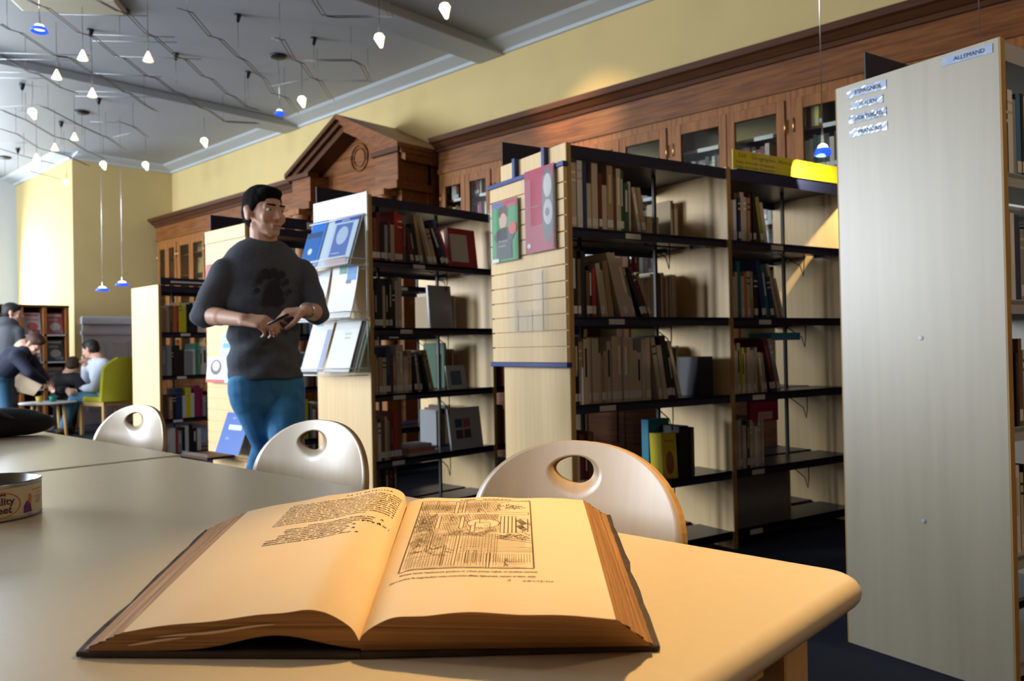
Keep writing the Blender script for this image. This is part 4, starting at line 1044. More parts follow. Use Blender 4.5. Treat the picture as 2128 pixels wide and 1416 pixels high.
def ell3(m, c, r, Rm=None, n=16):
    b = len(m.v); c = Vector(c); K = 10
    for i in range(K + 1):
        th = math.pi * (i + .02) / (K + .04)
        for k in range(n):
            q = 2 * math.pi * k / n; p = Vector((r[0] * math.sin(th) * math.cos(q), r[1] * math.sin(th) * math.sin(q), r[2] * math.cos(th)))
            if Rm is not None: p = Rm @ p
            m.v.append(tuple(c + p))
    for i in range(K):
        for k in range(n):
            k2 = (k + 1) % n; m.f.append((b + i * n + k, b + i * n + k2, b + (i + 1) * n + k2, b + (i + 1) * n + k)); m.m.append(0); m.sm.append(True)
    m.f.append(tuple(b + k for k in reversed(range(n)))); m.m.append(0); m.sm.append(True)
    m.f.append(tuple(b + K * n + k for k in range(n))); m.m.append(0); m.sm.append(True)
def fuse(m, name, material, parent=None, voxel=.008, smooth=4, fac=.5, deform=None):
    o = m.build(name, material, parent)
    r = o.modifiers.new('r', 'REMESH'); r.mode = 'VOXEL'; r.voxel_size = voxel; r.use_smooth_shade = True
    s_ = o.modifiers.new('s', 'SMOOTH'); s_.iterations = smooth; s_.factor = fac
    dg = bpy.context.evaluated_depsgraph_get(); dg.update()
    me = bpy.data.meshes.new_from_object(o.evaluated_get(dg)); o.modifiers.clear(); old = o.data; o.data = me; bpy.data.meshes.remove(old)
    me.materials.clear(); me.materials.append(material)
    if deform:
        n = len(me.vertices); co = np.empty(n * 3, 'f'); me.vertices.foreach_get('co', co); co = co.reshape(-1, 3); deform(co); me.vertices.foreach_set('co', co.ravel())
    me.polygons.foreach_set('use_smooth', [True] * len(me.polygons)); me.update()
    return o
# black soft bag
bg = empty('shoulder_bag', (.72, 3.30, .741)); tag(bg, 'soft black bag lying on the far end of the second table', 'bag')
m = MB(); 
for (x, y, z, a, b, c) in ((0, 0, .055, .20, .17, .06), (.14, -.02, .05, .16, .12, .052), (-.16, .05, .07, .20, .16, .075), (.20, -.06, .042, .11, .09, .042), (-.02, .12, .09, .2, .12, .06), (.05, -.08, .05, .16, .07, .05)): ell3(m, (x, y, z), (a, b, c))
fuse(m, 'bag_body', mat('black_fabric', (.008, .008, .010), .9, bump=.4, scale=25), bg, .012, 3)
st_ = MB(); st_.tube([(-.20, -.08, .10), (-.08, -.13, .13), (.06, -.14, .11), (.16, -.12, .06), (.20, -.05, .07), (.12, .03, .10)], .010, 8); st_.build('shoulder_strap', M['blackm'], bg)

# ------------------------------------------------------------------ ceiling lighting
ZR = 3.70        # height of the low voltage rails
def zpt(px, py, z=ZR): return atz(px, py, z)
def Z1(l): return [(x / 3, y / 3) for x, y in l]
def Z2(l): return [(x / 3 + 500, y / 3) for x, y in l]
RAILS = [
 (Z1([(120, -40), (170, 0), (230, 30), (280, 45), (430, 160), (480, 200), (560, 220), (710, 345), (765, 360), (900, 470), (965, 485), (1070, 565), (1130, 585), (1240, 670), (1300, 690), (1390, 755), (1600, 765)]), 'longest zigzag rail pair across the middle of the ceiling'),
 (Z1([(560, -40), (600, 0), (720, 65), (780, 80), (900, 205), (950, 225), (1090, 350), (1150, 370), (1250, 470), (1310, 490), (1400, 580), (1450, 600), (1530, 665), (1596, 680)]), 'zigzag rail pair ending above the mans head'),
 (Z1([(1105, 50), (1170, 70), (1295, 220), (1360, 240), (1470, 350), (1520, 375), (1600, 460)]) + Z2([(140, 490), (190, 580), (275, 605), (340, 700)]), 'zigzag rail pair ending at the small blue pendant by the cornice'),
 (Z2([(190, 240), (245, 240), (320, 370), (370, 390), (430, 480), (480, 500), (560, 620)]), 'short zigzag rail pair under the oval black canopy'),
 (Z2([(330, 372), (690, 372), (745, 405), (795, 500), (480, 500)]), 'bent rail loop nearest the crown moulding'),
 (Z2([(430, -40), (445, 0), (505, 92), (560, 100), (920, 97), (885, 0), (870, -40)]), 'bent rail loop at the top edge of the view'),
 (Z1([(-20, 140), (45, 180), (115, 200), (330, 345), (420, 355), (560, 455), (610, 465), (760, 570), (800, 580), (900, 655), (965, 690)]), 'zigzag rail pair carrying the third row of small cone lamps'),
 (Z1([(-20, 330), (160, 440), (240, 465), (370, 545), (460, 575)]), 'short zigzag rail pair at the left edge of the ceiling'),
 (Z1([(250, 660), (300, 680), (450, 760), (500, 785), (620, 840), (660, 855), (770, 930)]), 'zigzag rail pair below the round white spotlight'),
 (Z1([(-10, 680), (160, 750), (330, 850), (420, 870), (530, 940), (640, 985)]), 'long zigzag rail pair far above the reading corner'),
 (Z1([(-10, 800), (100, 835), (230, 920), (300, 940), (400, 965), (540, 1030)]), 'zigzag rail pair carrying the two far cone lamps'),
 (Z1([(-10, 925), (150, 975), (330, 1020)]), 'small far rail pair near the alcove wall'),
 (Z1([(190, 1068), (260, 1085), (355, 1112)]), 'farthest rail pair touching the alcove wall'),
 (Z1([(730, 755), (830, 790), (905, 850)]), 'short rail pair alone beside the far crown corner'),
]
def rail(px, lbl, sep=.035):
    P = [zpt(*p) for p in px]
    c = sum(P, Vector()) / len(P); root = empty('light_rail', (c.x, c.y, ZR)); tag(root, 'thin metal ' + lbl, 'light rail', 'low voltage rails under the ceiling')
    for k in (0, 1):
        MB().tube([p - c + Vector((sep * .8 * k, -sep * .8 * k, -.012 * k)) for p in P], .0042, 5).build('rail', M['wire'], root)
    for p in (P[1], P[-2]): MB().tube([p - c, p - c + Vector((0, 0, CZ - ZR))], .0022, 5).build('suspension_wire', M['wire'], root)
for p, l in RAILS: rail(p, l)
RODS = [((123, 30), (307, 33)), ((193, 72), (363, 77)), ((193, 85), (367, 88)), ((240, 117), (417, 123)), ((0, 110), (187, 115)), ((0, 123), (187, 125)), ((157, 190), (323, 192)), ((157, 200), (323, 202)), ((0, 150), (100, 152)), ((0, 162), (100, 163)),
        ((187, 152), (335, 160)), ((0, 222), (83, 218)), ((0, 232), (67, 230)), ((187, 253), (243, 255)), ((0, 297), (57, 297)), ((235, 285), (275, 276)), ((560, 180), (640, 164))]
for i, (a, b) in enumerate(RODS):
    A, B = zpt(*a, ZR + .01), zpt(*b, ZR + .01); c = (A + B) / 2
    o = MB().tube([A - c, B - c], .0038, 6).build('cross_rod', mat('rod_metal', (.42, .45, .48), .5, metal=.5)); o.location = c
    tag(o, 'thin bright cross rod between the ceiling rails, %s counted from the near end' % ORD[i], 'rod', 'cross rods between the rails')
# small cone lamps under the rails
glow = mat('lit_glass', (1, .9, .75), .4, emit=((1.0, .80, .50), 1.7)); glow2 = mat('lit_bulb', (1, .95, .85), .3, emit=((1.0, .80, .48), 2.6))
bluegl = mat('blue_glass', (.02, .10, .75), .12, emit=((.02, .10, .9), .9), trans=.3)
CONES = [(172, 115), (308, 118), (118, 155), (192, 193), (155, 284), (114, 306), (76, 327)]
CL = ['upper left', 'right of the upper left one', 'left of the third rail', 'on the third rail bend', 'below the round spotlight', 'on the far long rail', 'farthest along the rails']
for (px, py), l in zip(CONES, CL):
    p = zpt(px, py, ZR - .16); root = empty('cone_lamp', p); tag(root, 'small glowing white cone pendant lamp, ' + l, 'lamp', 'cone lamps under the rails')
    MB().lathe([(.008, .045), (.014, .03), (.042, -.035), (.040, -.038), (.0, -.038)], 20).build('cone_shade', glow, root)
    MB().tube([(0, 0, .045), (0, 0, .155), (0, 0, CZ - ZR + .16)], [.0028, .0028, .0014], 6).build('stem', M['wire'], root)
SPOTS = [(925, 20), (789, 82), (628, 210), (425, 295), (303, 344), (215, 343), (139, 380), (68, 235)]
SL_ = ['nearest, at the top of the view', 'second from the near end', 'beside the small blue pendant', 'above the walking man', 'above the room corner', 'left of the room corner', 'over the alcove wall', 'large and round over the left rails']
for (px, py), l in zip(SPOTS, SL_):
    p = zpt(px, py, 3.62); root = empty('spotlight', p); tag(root, 'glowing glass spotlight, ' + l, 'lamp', 'glass spotlights along the ceiling')
    q = MB().lathe([(.0, -.070), (.012, -.066), (.046, .015), (.030, .045), (.012, .052), (0, .052)], 20).build('glass_head', glow2, root); q.rotation_euler = (R(8), R(-22), 0)
    MB().tube([(-.01, 0, .04), (0, 0, .16), (0, 0, CZ - 3.62)], .0025, 6).build('stem', M['wire'], root)
MNT = [(188, 68), (365, 117), (494, 37), (515, 155), (652, 85), (46, 180), (205, 210), (127, 258), (37, 313)]
for i, (px, py) in enumerate(MNT):
    p = zpt(px, py, CZ - .03); root = empty('ceiling_mount', p); tag(root, 'small black cone fixing on the ceiling, %s in the row from the top' % ORD[i], 'ceiling mount', 'black ceiling fixings')
    MB().lathe([(.0, .03), (.030, .03), (.030, .018), (.012, -.04), (.0, -.04)], 14).build('cone_cover', M['blackm'], root)
    MB().tube([(0, 0, -.04), (0, 0, ZR - CZ + .04)], .0022, 5).build('cable', M['wire'], root)
for i, (px, py) in enumerate([(248, 24), (578, 118), (170, 234), (10, 328)]):
    p = zpt(px, py, CZ - .012); root = empty('canopy', p); tag(root, 'flat oval black ceiling canopy, %s from the top of the view' % ORD[i], 'ceiling canopy', 'flat black canopies')
    MB().lathe([(0, .012), (.085, .012), (.085, .0), (.07, -.012), (0, -.012)], 24).build('disc', M['blackm'], root)
    MB().tube([(0, 0, -.012), (0, 0, ZR - CZ + .04)], .0022, 5).build('cable', M['wire'], root)
# pendants with blue glass rims
def pendant(lbl, p, r=.038, ztop=CZ, light=None):
    p = Vector(p); root = empty('blue_pendant_lamp', p); tag(root, lbl, 'lamp', 'pendant lamps with blue glass rims')
    MB().lathe([(.006, .038), (.5 * r, .028), (.75 * r, .004), (.70 * r, .0)], 24).build('bulb_glass', glow2, root)
    MB().lathe([(.78 * r, .010), (r, -.012), (1.04 * r, -.022), (.98 * r, -.024), (.74 * r, .006)], 28).build('blue_rim', bluegl, root)
    MB().lathe([(.010, .036), (.007, .075), (.003, .13), (0, .13)], 12).build('socket', M['chrome'], root)
    MB().tube([(0, 0, .12), (0, 0, ztop - p.z)], .0024, 6).build('cable', M['chrome'], root)
    return root
pd = at(1710, 313, 4.16); pendant('blue rimmed pendant lamp hanging low over the yellow sign', pd, .042)
lamp('pendant_light', 'SPOT', pd + Vector((0, 0, -.03)), 26, (1, .78, .42), .012, target=F3.P(1.72, .10, 1.90), spot=76, blend=.15)
pendant('pendant lamp hanging low above the open antique book', (1.22, .66, 1.99), .045)
pendant('pendant lamp on the cable that runs down behind the tall panel', at(2040, 240, 3.5), .04)
pendant('blue rimmed pendant over the reading corner, left of the pair', at(213, 601, 10.2), .075)
pendant('blue rimmed pendant over the reading corner, right of the pair', at(254, 590, 10.0), .075)
pendant('blue rimmed pendant under the rails at the upper left', zpt(82, 60, ZR - .16), .06)
pendant('small blue rimmed pendant beside the pediment end of the rails', zpt(581, 234, ZR - .16), .05)
# rectangular fitting on the ceiling
p = zpt(142, 6, CZ - .03); o = MB().box(-.42, .42, -.16, .16, -.03, .03).build('ceiling_fitting', plain((.50, .47, .36), .4), bevel=.02); o.location = p; o.rotation_euler = (0, 0, R(-38)); tag(o, 'beige rectangular light fitting on the ceiling at upper left', 'ceiling light')
# halogen light from the spots: warm pools on the cornice and the wall
for (px, py), tgt, e in (((925, 20), (5.6, 4.25, 2.98), 150), ((789, 82), (5.7, 6.9, 3.3), 16), ((628, 210), (5.7, 9.2, 3.3), 12)):
    p = zpt(px, py, 3.60); lamp('halogen_light', 'SPOT', p + Vector((.04, 0, -.09)), e, (1, .66, .32), .03, target=tgt, spot=44, blend=1)

# ------------------------------------------------------------------ people
UP = Vector((0, 0, 1))
def hand(m, wrist, d, n, thumb, curl=(30, 42, 30), k=1.0, spread=0):
    """palm and five fingers; d = towards the fingertips, n = the way the palm faces, thumb = which side the thumb sits"""
    d = Vector(d).normalized(); n = Vector(n); n = (n - d * n.dot(d)).normalized(); s_ = Vector(thumb); s_ = (s_ - d * s_.dot(d) - n * s_.dot(n)).normalized()
    w_ = Vector(wrist); L = ((.085, .043, .026, .020), (.090, .047, .030, .021), (.086, .044, .028, .020), (.078, .034, .021, .018))
    for i in range(4):
        base = w_ + d * L[i][0] * k + s_ * (.029 - .0195 * i) * k
        cap(m, w_ + s_ * (.016 - .011 * i) * k, base, .015 * k, .0115 * k, 10)
        p = base; a = 0; r0 = (.0092, .0095, .009, .0082)[i] * k
        for j in range(3):
            a += curl[j] + 3 * i
            q = p + (d * math.cos(R(a)) + n * math.sin(R(a)) - s_ * spread * (i - 1.5)) * L[i][j + 1] * k
            cap(m, p, q, r0 * (1 - .08 * j), r0 * (.94 - .08 * j), 10); p = q
    tb = w_ + d * .020 * k + s_ * .024 * k; t1 = tb + (d * .55 + s_ * .55 + n * .45).normalized() * .042 * k; t2 = t1 + (d * .80 + s_ * .10 + n * .55).normalized() * .032 * k; t3 = t2 + (d * .8 - s_ * .2 + n * .5).normalized() * .022 * k
    chain(m, [tb, t1, t2, t3], [.015 * k, .0115 * k, .0100 * k, .0085 * k])
def head_parts(m, c, f, tilt=0.0, k=1.0):
    f = Vector(f).normalized(); r = f.cross(UP).normalized(); f2 = f * math.cos(tilt) - UP * math.sin(tilt); u = UP * math.cos(tilt) + f * math.sin(tilt)
    Mx = Matrix((r, f2, u)).transposed()
    L = lambda x, y, z: Vector(c) + (r * x + f2 * y + u * z) * k
    E = lambda p, q: ell3(m, L(*p), tuple(v * k for v in q), Mx, 18)
    E((0, -.012, .022), (.074, .094, .088)); E((0, .030, -.015), (.062, .064, .075)); E((0, .032, -.058), (.052, .056, .050)); E((0, .068, -.094), (.024, .022, .020))
    for s_ in (-1, 1):
        cap(m, L(s_ * .050, .0, -.060), L(s_ * .018, .064, -.092), .016 * k, .015 * k); E((s_ * .038, .066, -.030), (.022, .020, .026)); 
        cap(m, L(s_ * .012, .088, .018), L(s_ * .046, .074, .017), .0095 * k, .0085 * k)
        E((s_ * .078, -.008, -.012), (.010, .021, .033)); E((s_ * .083, -.014, .004), (.008, .014, .018)); E((s_ * .079, .0, -.036), (.008, .010, .010))
    cap(m, L(0, .086, .012), L(0, .114, -.032), .0085 * k, .0125 * k); E((.012, .098, -.037), (.009, .011, .008)); E((-.012, .098, -.037), (.009, .011, .008))
    cap(m, L(-.017, .090, -.060), L(.017, .090, -.060), .0068 * k, .0068 * k); cap(m, L(-.014, .088, -.072), L(.014, .088, -.072), .0078 * k, .0078 * k)
    return L, Mx
def hair_parts(m, L, Mx, k=1.0, full=1.0):
    E = lambda p, q: ell3(m, L(*p), tuple(v * k for v in q), Mx, 18)
    E((0, -.020, .040), (.081 * full, .097, .082)); E((0, -.045, .0), (.074, .070, .075)); E((0, .040, .078), (.056, .046, .030)); E((.0, -.055, -.030), (.058, .045, .045))
    for s_ in (-1, 1): E((s_ * .068, .004, .020), (.012, .026, .030))
def eyes(root, L, Mx, k=1.0):
    for s_ in (-1, 1):
        m = MB(); ell3(m, L(s_ * .030, .0795, .001), (.0125 * k, .0105 * k, .0080 * k), Mx, 12); m.build('eye', M['eyew'], root)
        m = MB(); ell3(m, L(s_ * .030, .0865, .001), (.0052 * k, .0045 * k, .0052 * k), Mx, 10); m.build('iris', M['iris'], root)
        m = MB(); cap(m, L(s_ * .014, .096, .021), L(s_ * .044, .084, .024), .0045 * k, .003 * k, 8); m.build('eyebrow', M['hair'], root)
    m = MB(); cap(m, L(-.017, .0955, -.0655), L(.017, .0955, -.0655), .0035 * k, .0035 * k, 8); m.build('lips', M['lip'], root)
# ---- the walking man
D0 = 3.5
bf = (-FWD0 * math.cos(R(36)) + RGT0 * math.sin(R(36))).normalized(); br = bf.cross(UP)
hf = (-FWD0 * math.cos(R(52)) + RGT0 * math.sin(R(52))).normalized()
hip = at(552, 792, D0); chest = at(546, 600, D0); neck = at(551, 520, D0); headc = at(549, 441, D0 - .02)
shR, shL = at(468, 566, D0 - .10), at(628, 566, D0 + .10)
elR, wrR = at(424, 655, D0 - .10), at(507, 665, D0 - .26)
elL, wrL = at(657, 650, D0 + .02), at(636, 646, D0 - .17)
hR, hL = at(520, 805, D0 - .06), at(588, 805, D0 + .06)
kR, aR = at(556, 925, D0 - .02), at(500, 1120, D0 + .28)
kL, aL = at(600, 955, D0 - .16), at(612, 1195, D0 - .14)
fl_ = lambda p: Vector((p.x, p.y, .05))
man = empty('person', (hip.x, hip.y, 0)); tag(man, 'walking person in charcoal sweater and blue jeans passing the bookcases', 'person')
mo = Vector((hip.x, hip.y, 0))
def G(p): return Vector(p) - mo
Mb = Matrix((br, bf, UP)).transposed()
m = MB()
L_, Mx_ = head_parts(m, G(headc), hf, R(3))
cap(m, G(neck) + UP * -.03, G(headc) + UP * -.07 - hf * .012, .062, .056)
ell3(m, G(chest) + UP * .02, (.155, .095, .19), Mb); ell3(m, G(hip) + UP * .06, (.13, .09, .15), Mb); cap(m, G(shR), G(shL), .045, .045); cap(m, G(chest), G(hip), .11, .11)
for a_, b_, c_ in ((shR, elR, wrR), (shL, elL, wrL)): chain(m, [G(a_), G(b_), G(c_)], [.044, .041, .027]); cap(m, G(b_), G(b_.lerp(c_, .45)), .041, .038)
for a_, b_, c_ in ((hR, kR, aR), (hL, kL, aL)): chain(m, [G(a_), G(b_), G(c_)], [.07, .048, .035])
dR = (RGT0 * .86 - FWD0 * .22 - UP * .10); hand(m, G(wrR), dR, UP * -.75 + FWD0 * .55 + RGT0 * .1, FWD0 * .35 + UP * .8 + RGT0 * .2, (38, 48, 35))
dL = (-RGT0 * .90 - FWD0 * .25 - UP * .10); hand(m, G(wrL), dL, UP * -.85 + FWD0 * .35, -UP * .1 + FWD0 * .2 - RGT0 * .1 - FWD0 * .6, (35, 45, 35))
fuse(m, 'body', M['skin'], man, .0052, 5, .5)
eyes(man, L_, Mx_)
m = MB(); hair_parts(m, L_, Mx_); fuse(m, 'hair', M['hair'], man, .006, 3)
# sweater, pushed up at the elbows
m = MB()
ell3(m, G(chest) + UP * .075, (.178, .120, .155), Mb, 24); ell3(m, G(chest) - UP * .05, (.170, .128, .17), Mb, 24); ell3(m, G(chest.lerp(hip, .55)), (.158, .128, .17), Mb, 24); ell3(m, G(hip) + UP * .075, (.163, .130, .12), Mb, 24); ell3(m, G(hip) + UP * .02, (.166, .133, .08), Mb, 24)
cap(m, G(shR) + UP * -.005, G(neck) - UP * .02, .056, .070); cap(m, G(shL) + UP * -.005, G(neck) - UP * .03, .056, .070)
for a_, b_, c_ in ((shR, elR, wrR), (shL, elL, wrL)):
    q1 = b_.lerp(c_, .10); ab = a_.lerp(b_, .5)
    chain(m, [G(a_), G(ab), G(b_)], [.062, .062, .056]); cap(m, G(b_), G(q1), .058, .052)
    for t_ in (.60, .76, .90): ell3(m, G(a_.lerp(b_, t_)), (.063, .063, .016), None)
hem = hip.z - .0
def dsw(co):
    z = co[:, 2]; lo = z < hem + .012; co[lo, 2] = hem + .012 - (hem + .012 - z[lo]) * .05
    zz = co[:, 2]
    lat = co[:, 0] * br.x + co[:, 1] * br.y
    low = np.clip((1.30 - zz) / .25, 0, 1)
    wob = low * (.0050 * np.sin(zz * 46 + lat * 34 + 1.5 * np.sin(lat * 11)) + .0030 * np.sin(zz * 83 - lat * 47)) + .0020 * np.sin(zz * 60 + lat * 25)
    cx, cy = 0, 0; rr_ = np.hypot(co[:, 0], co[:, 1]) + 1e-6
    co[:, 0] += co[:, 0] / rr_ * wob; co[:, 1] += co[:, 1] / rr_ * wob
fuse(m, 'sweater', M['sweat'], man, .0085, 5, .5, dsw)
m = MB(); 
pts = [G(neck) + UP * (-.012 + .012 * math.cos(a)) + (br * math.sin(a) * .072 - bf * math.cos(a) * .062) + bf * .004 for a in [2 * math.pi * k / 24 for k in range(25)]]
m.tube(pts, .009, 8, cap=False); m.build('collar', M['sweat'], man)
# faded star-like print on the chest
m = MB()
def onchest(x, z):
    y = .131 * math.sqrt(max(0, 1 - (x / .185) ** 2)) + .014
    return G(chest) + br * x + bf * y + UP * z
for (x, z, r_) in ((.035, .055, .018), (.0, .06, .018), (-.035, .05, .018), (-.055, .02, .014), (.06, .02, .015), (.0, -.035, .040), (.028, -.06, .020), (-.028, -.06, .020), (0, .0, .026), (.07, -.02, .012), (-.07, -.02, .012)):
    m.quad([onchest(x + r_ * math.cos(2 * math.pi * q / 14), z + r_ * math.sin(2 * math.pi * q / 14)) for q in range(14)])
m.build('chest_print', M['sweat_p'], man)
# jeans
m = MB()
ell3(m, G(hip) - UP * .0, (.150, .112, .12), Mb, 24); ell3(m, G(hR) - UP * .02, (.090, .098, .13), Mb); ell3(m, G(hL) - UP * .02, (.090, .098, .13), Mb)
for a_, b_, c_ in ((hR, kR, aR), (hL, kL, aL)):
    chain(m, [G(a_), G(a_.lerp(b_, .5)), G(b_), G(b_.lerp(c_, .5)), G(c_)], [.098, .084, .064, .062, .056])
    for t_ in (.85, 1.0): ell3(m, G(a_.lerp(b_, t_)), (.070, .066, .014), None)
fuse(m, 'jeans', M['denim'], man, .0085, 4)
sm_ = MB()
for k_ in range(9):     # pale stitched wear along the outer thigh
    p = G(hR.lerp(kR, .12 + .085 * k_)) + br * (.088 - .003 * k_) - FWD0 * .035; ell3(sm_, p, (.006, .004, .004), None, 8)
for an, fd, nm in ((aR, -.02, 0), (aL, 0, 1)):
    m = MB(); a0 = Vector((an.x, an.y, 0)) - mo
    zb3 = .0 if nm else .045
    ell3(m, a0 + UP * (.045 + zb3) + bf * .07, (.045, .13, .042), Mb); ell3(m, a0 + UP * (.055 + zb3) - bf * .01, (.042, .06, .055), Mb); cap(m, a0 + UP * (.05 + zb3), G(an), .045, .044)
    fuse(m, 'shoe', M['leather'], man, .009, 3, deform=lambda co, zb3=zb3: np.maximum(co[:, 2], .004 + zb3, out=co[:, 2]))
# watch and pen
m = MB(); wd = (wrL - elL).normalized(); wc_ = G(wrL) - wd * .01; u_ = wd.cross(UP).normalized(); v_ = wd.cross(u_)
m.tube([wc_ + (u_ * math.cos(2 * math.pi * k / 20) + v_ * math.sin(2 * math.pi * k / 20)) * .031 for k in range(21)], .005, 6, cap=False); m.build('watch', M['chrome'], man)
pen = at(578, 664, D0 - .36); o = MB().tube([(-.045, 0, 0), (.045, 0, 0)], .0055, 8).build('pen', M['blackm']); o.location = pen; o.rotation_euler = (0, R(-25), -YAW); tag(o, 'short black pen held between the hands of the walking person', 'pen')

# ---- readers far behind, round the low table
def folk(label, d, J, top, trouser, hairc, face, hairk=1.0, tilt=.3, hood=None):
    """J holds (px, py, extra depth) of the joints"""
    P = {k: at(v[0], v[1], d + (v[2] if len(v) > 2 else 0)) for k, v in J.items()}
    c = P['hip']; root = empty('person', (c.x, c.y, 0)); tag(root, label, 'person'); o0 = Vector((c.x, c.y, 0)); g = lambda k: P[k] - o0
    m = MB(); L, Mx = head_parts(m, g('head'), face, tilt, 1.05)
    cap(m, g('neck'), g('head') - UP * .05, .055, .055); chain(m, [g('neck'), g('hip')], [.10, .11])
    hands = []
    for s_ in 'RL':
        if 'el' + s_ in P:
            chain(m, [g('sh' + s_), g('el' + s_), g('wr' + s_)], [.045, .036, .027]); dd = (P['wr' + s_] - P['el' + s_]).normalized()
            hand(m, g('wr' + s_), dd, UP * -1 + dd * .1, -FWD0, (25, 30, 25), 1.0)
        if 'kn' + s_ in P: chain(m, [g('hip'), g('kn' + s_), g('an' + s_)], [.08, .055, .04])
    fuse(m, 'body', M['skin'], root, .009, 2)
    m = MB(); hair_parts(m, L, Mx, 1.08, hairk)
    if hairk > 1.03: ell3(m, L(0, -.05, -.03), (.075, .07, .09), Mx)
    fuse(m, 'hair', mat('hair_%02d' % int(hairc[0] * 99 + 10 * hairc[1]), hairc, .6), root, .012, 2)
    m = MB(); mid = g('neck').lerp(g('hip'), .35); chain(m, [g('neck') - UP * .05, mid, g('hip') + UP * .05], [.12, .155, .15]); cap(m, g('shR'), g('shL'), .085, .085)
    for s_ in 'RL':
        if 'el' + s_ in P: chain(m, [g('sh' + s_), g('el' + s_), g('el' + s_).lerp(g('wr' + s_), .8)], [.080, .064, .048])
    if hood: ell3(m, g('head') - UP * .12 - Vector(face).normalized() * .06, (.13, .11, .08), None)
    fuse(m, 'jacket', top, root, .018, 3)
    if 'knR' in P:
        m = MB(); ell3(m, g('hip'), (.16, .15, .11), None)
        for s_ in 'RL':
            if 'kn' + s_ in P: chain(m, [g('hip'), g('kn' + s_), g('an' + s_)], [.11, .08, .065])
        fuse(m, 'trousers', trouser, root, .018, 3)
        for s_ in 'RL':
            if 'an' + s_ in P: 
                m = MB(); q = P['an' + s_]; ell3(m, Vector((q.x, q.y, .05)) - o0 + Vector(face).normalized() * .06, (.07, .09, .05), None); cap(m, Vector((q.x, q.y, .06)) - o0, g('an' + s_), .05, .05); m2 = fuse(m, 'shoe', M['leather'], root, .02, 2)
    return root
FL = lambda d: 757 + CAM_H / d * F_PX
pale = plain((.62, .68, .78), .8); blk = plain((.012, .012, .016), .8); nvy = plain((.02, .025, .05), .8); greyh = plain((.10, .11, .13), .85)
folk('seated person in a pale blue shirt and jeans resting chin on one hand', 10.6,
     dict(head=(188, 726), neck=(203, 748), hip=(226, 828), shR=(193, 758, .10), shL=(216, 758, -.18), elR=(178, 795, .1), wrR=(176, 757, -.05), elL=(196, 806, -.25), wrL=(170, 808, -.1), knR=(160, 822, .1), anR=(140, 880, .1), knL=(156, 828, -.18), anL=(134, 885, -.15)),
     pale, plain((.10, .26, .40), .8), (.012, .010, .010), -RGT0 + FWD0 * .1)
folk('seated person in black bending low over the round table', 10.75,
     dict(head=(152, 762), neck=(146, 778), hip=(128, 835, .1), shR=(124, 786), shL=(164, 790, -.1), elR=(122, 812, -.1), wrR=(143, 810, -.35), elL=(170, 812, -.15), wrL=(156, 812, -.3), knR=(124, 838, -.1), anR=(122, 880, -.1), knL=(150, 838, -.1), anL=(148, 880, -.1)),
     blk, blk, (.05, .022, .014), -FWD0 + RGT0 * .25, tilt=.9)
folk('standing person with short dark hair and a grey hood, farthest left', 10.1,
     dict(head=(26, 650), neck=(20, 672), hip=(14, 760), shR=(0, 690), shL=(36, 690), elR=(-8, 725), wrR=(-2, 755), elL=(44, 725), wrL=(36, 752, -.1), knR=(6, 820), anR=(6, 880), knL=(22, 820), anL=(24, 880)),
     greyh, blk, (.02, .018, .018), RGT0 + FWD0 * .5, hood=True, tilt=.15)
folk('person in a navy coat and jeans leaning over the table with a newspaper', 9.5,
     dict(head=(72, 714), neck=(50, 722), hip=(0, 785), shR=(34, 742, -.15), shL=(58, 738, .2), elR=(62, 775, -.15), wrR=(96, 796, .1), elL=(80, 770, .2), wrL=(100, 792, .4), knR=(12, 850, -.1), anR=(-6, 905), knL=(2, 850, .2), anL=(-20, 905, .2)),
     nvy, plain((.03, .10, .18), .8), (.07, .03, .02), RGT0 - FWD0 * .1, tilt=.8)
# ---- their low round table with papers
tc = at(100, 835, 10.2); tz = tc.z
rt2 = empty('round_table', (tc.x, tc.y, 0)); tag(rt2, 'low white round table among the readers at the far left', 'table')
MB().lathe([(0, tz), (.31, tz), (.33, tz - .012), (.31, tz - .026), (0, tz - .026)], 40).build('tabletop', M['white'], rt2)
for a in (40, 130, 220, 310): MB().tube([(.20 * math.cos(R(a)), .20 * math.sin(R(a)), tz - .026), (.24 * math.cos(R(a)), .24 * math.sin(R(a)), 0)], .022, 8).build('leg', M['beech'], rt2)
def sheet(label, name, cat, P, m_, n=8, sag=.03):
    a, b, c, d = [at(*p) for p in P]; ce = (a + b + c + d) / 4; m = MB(); rows, r2 = [], []
    for i in range(n + 1):
        u = i / n; rows.append([(a.lerp(b, u)).lerp(d.lerp(c, u), j / n) + Vector((0, 0, -sag * math.sin(math.pi * u) * math.sin(math.pi * j / n))) - ce for j in range(n + 1)])
        r2.append([q - Vector((0, 0, .006)) for q in rows[-1]])
    m.grid(rows); m.grid(r2); o = m.build(name, m_); o.location = ce; return tag(o, label, cat)
sheet('tan folded newspaper held by the person in the navy coat', 'newspaper', 'newspaper', ((32, 772, 10.0), (88, 800, 10.0), (70, 822, 10.2), (30, 812, 10.1)), plain((.42, .32, .22), .8), sag=-.08)
sheet('grey newspaper spread between the coat sleeve and the black sweater', 'newspaper', 'newspaper', ((92, 800, 10.5), (112, 790, 10.8), (140, 822, 10.7), (112, 826, 10.5)), plain((.32, .32, .36), .8))
for px, py, c_, l in ((82, 827, (.45, .30, .05), 'orange cup on the low round table'), (110, 827, (.02, .28, .22), 'teal cup on the low round table')):
    p = at(px, py, 10.15); o = MB().lathe([(0, 0), (.035, 0), (.045, .07), (.04, .07), (.03, .01), (0, .01)], 16).build('cup', plain(c_)); o.location = (p.x, p.y, tz + .001); tag(o, l, 'cup', 'cups on the low table')
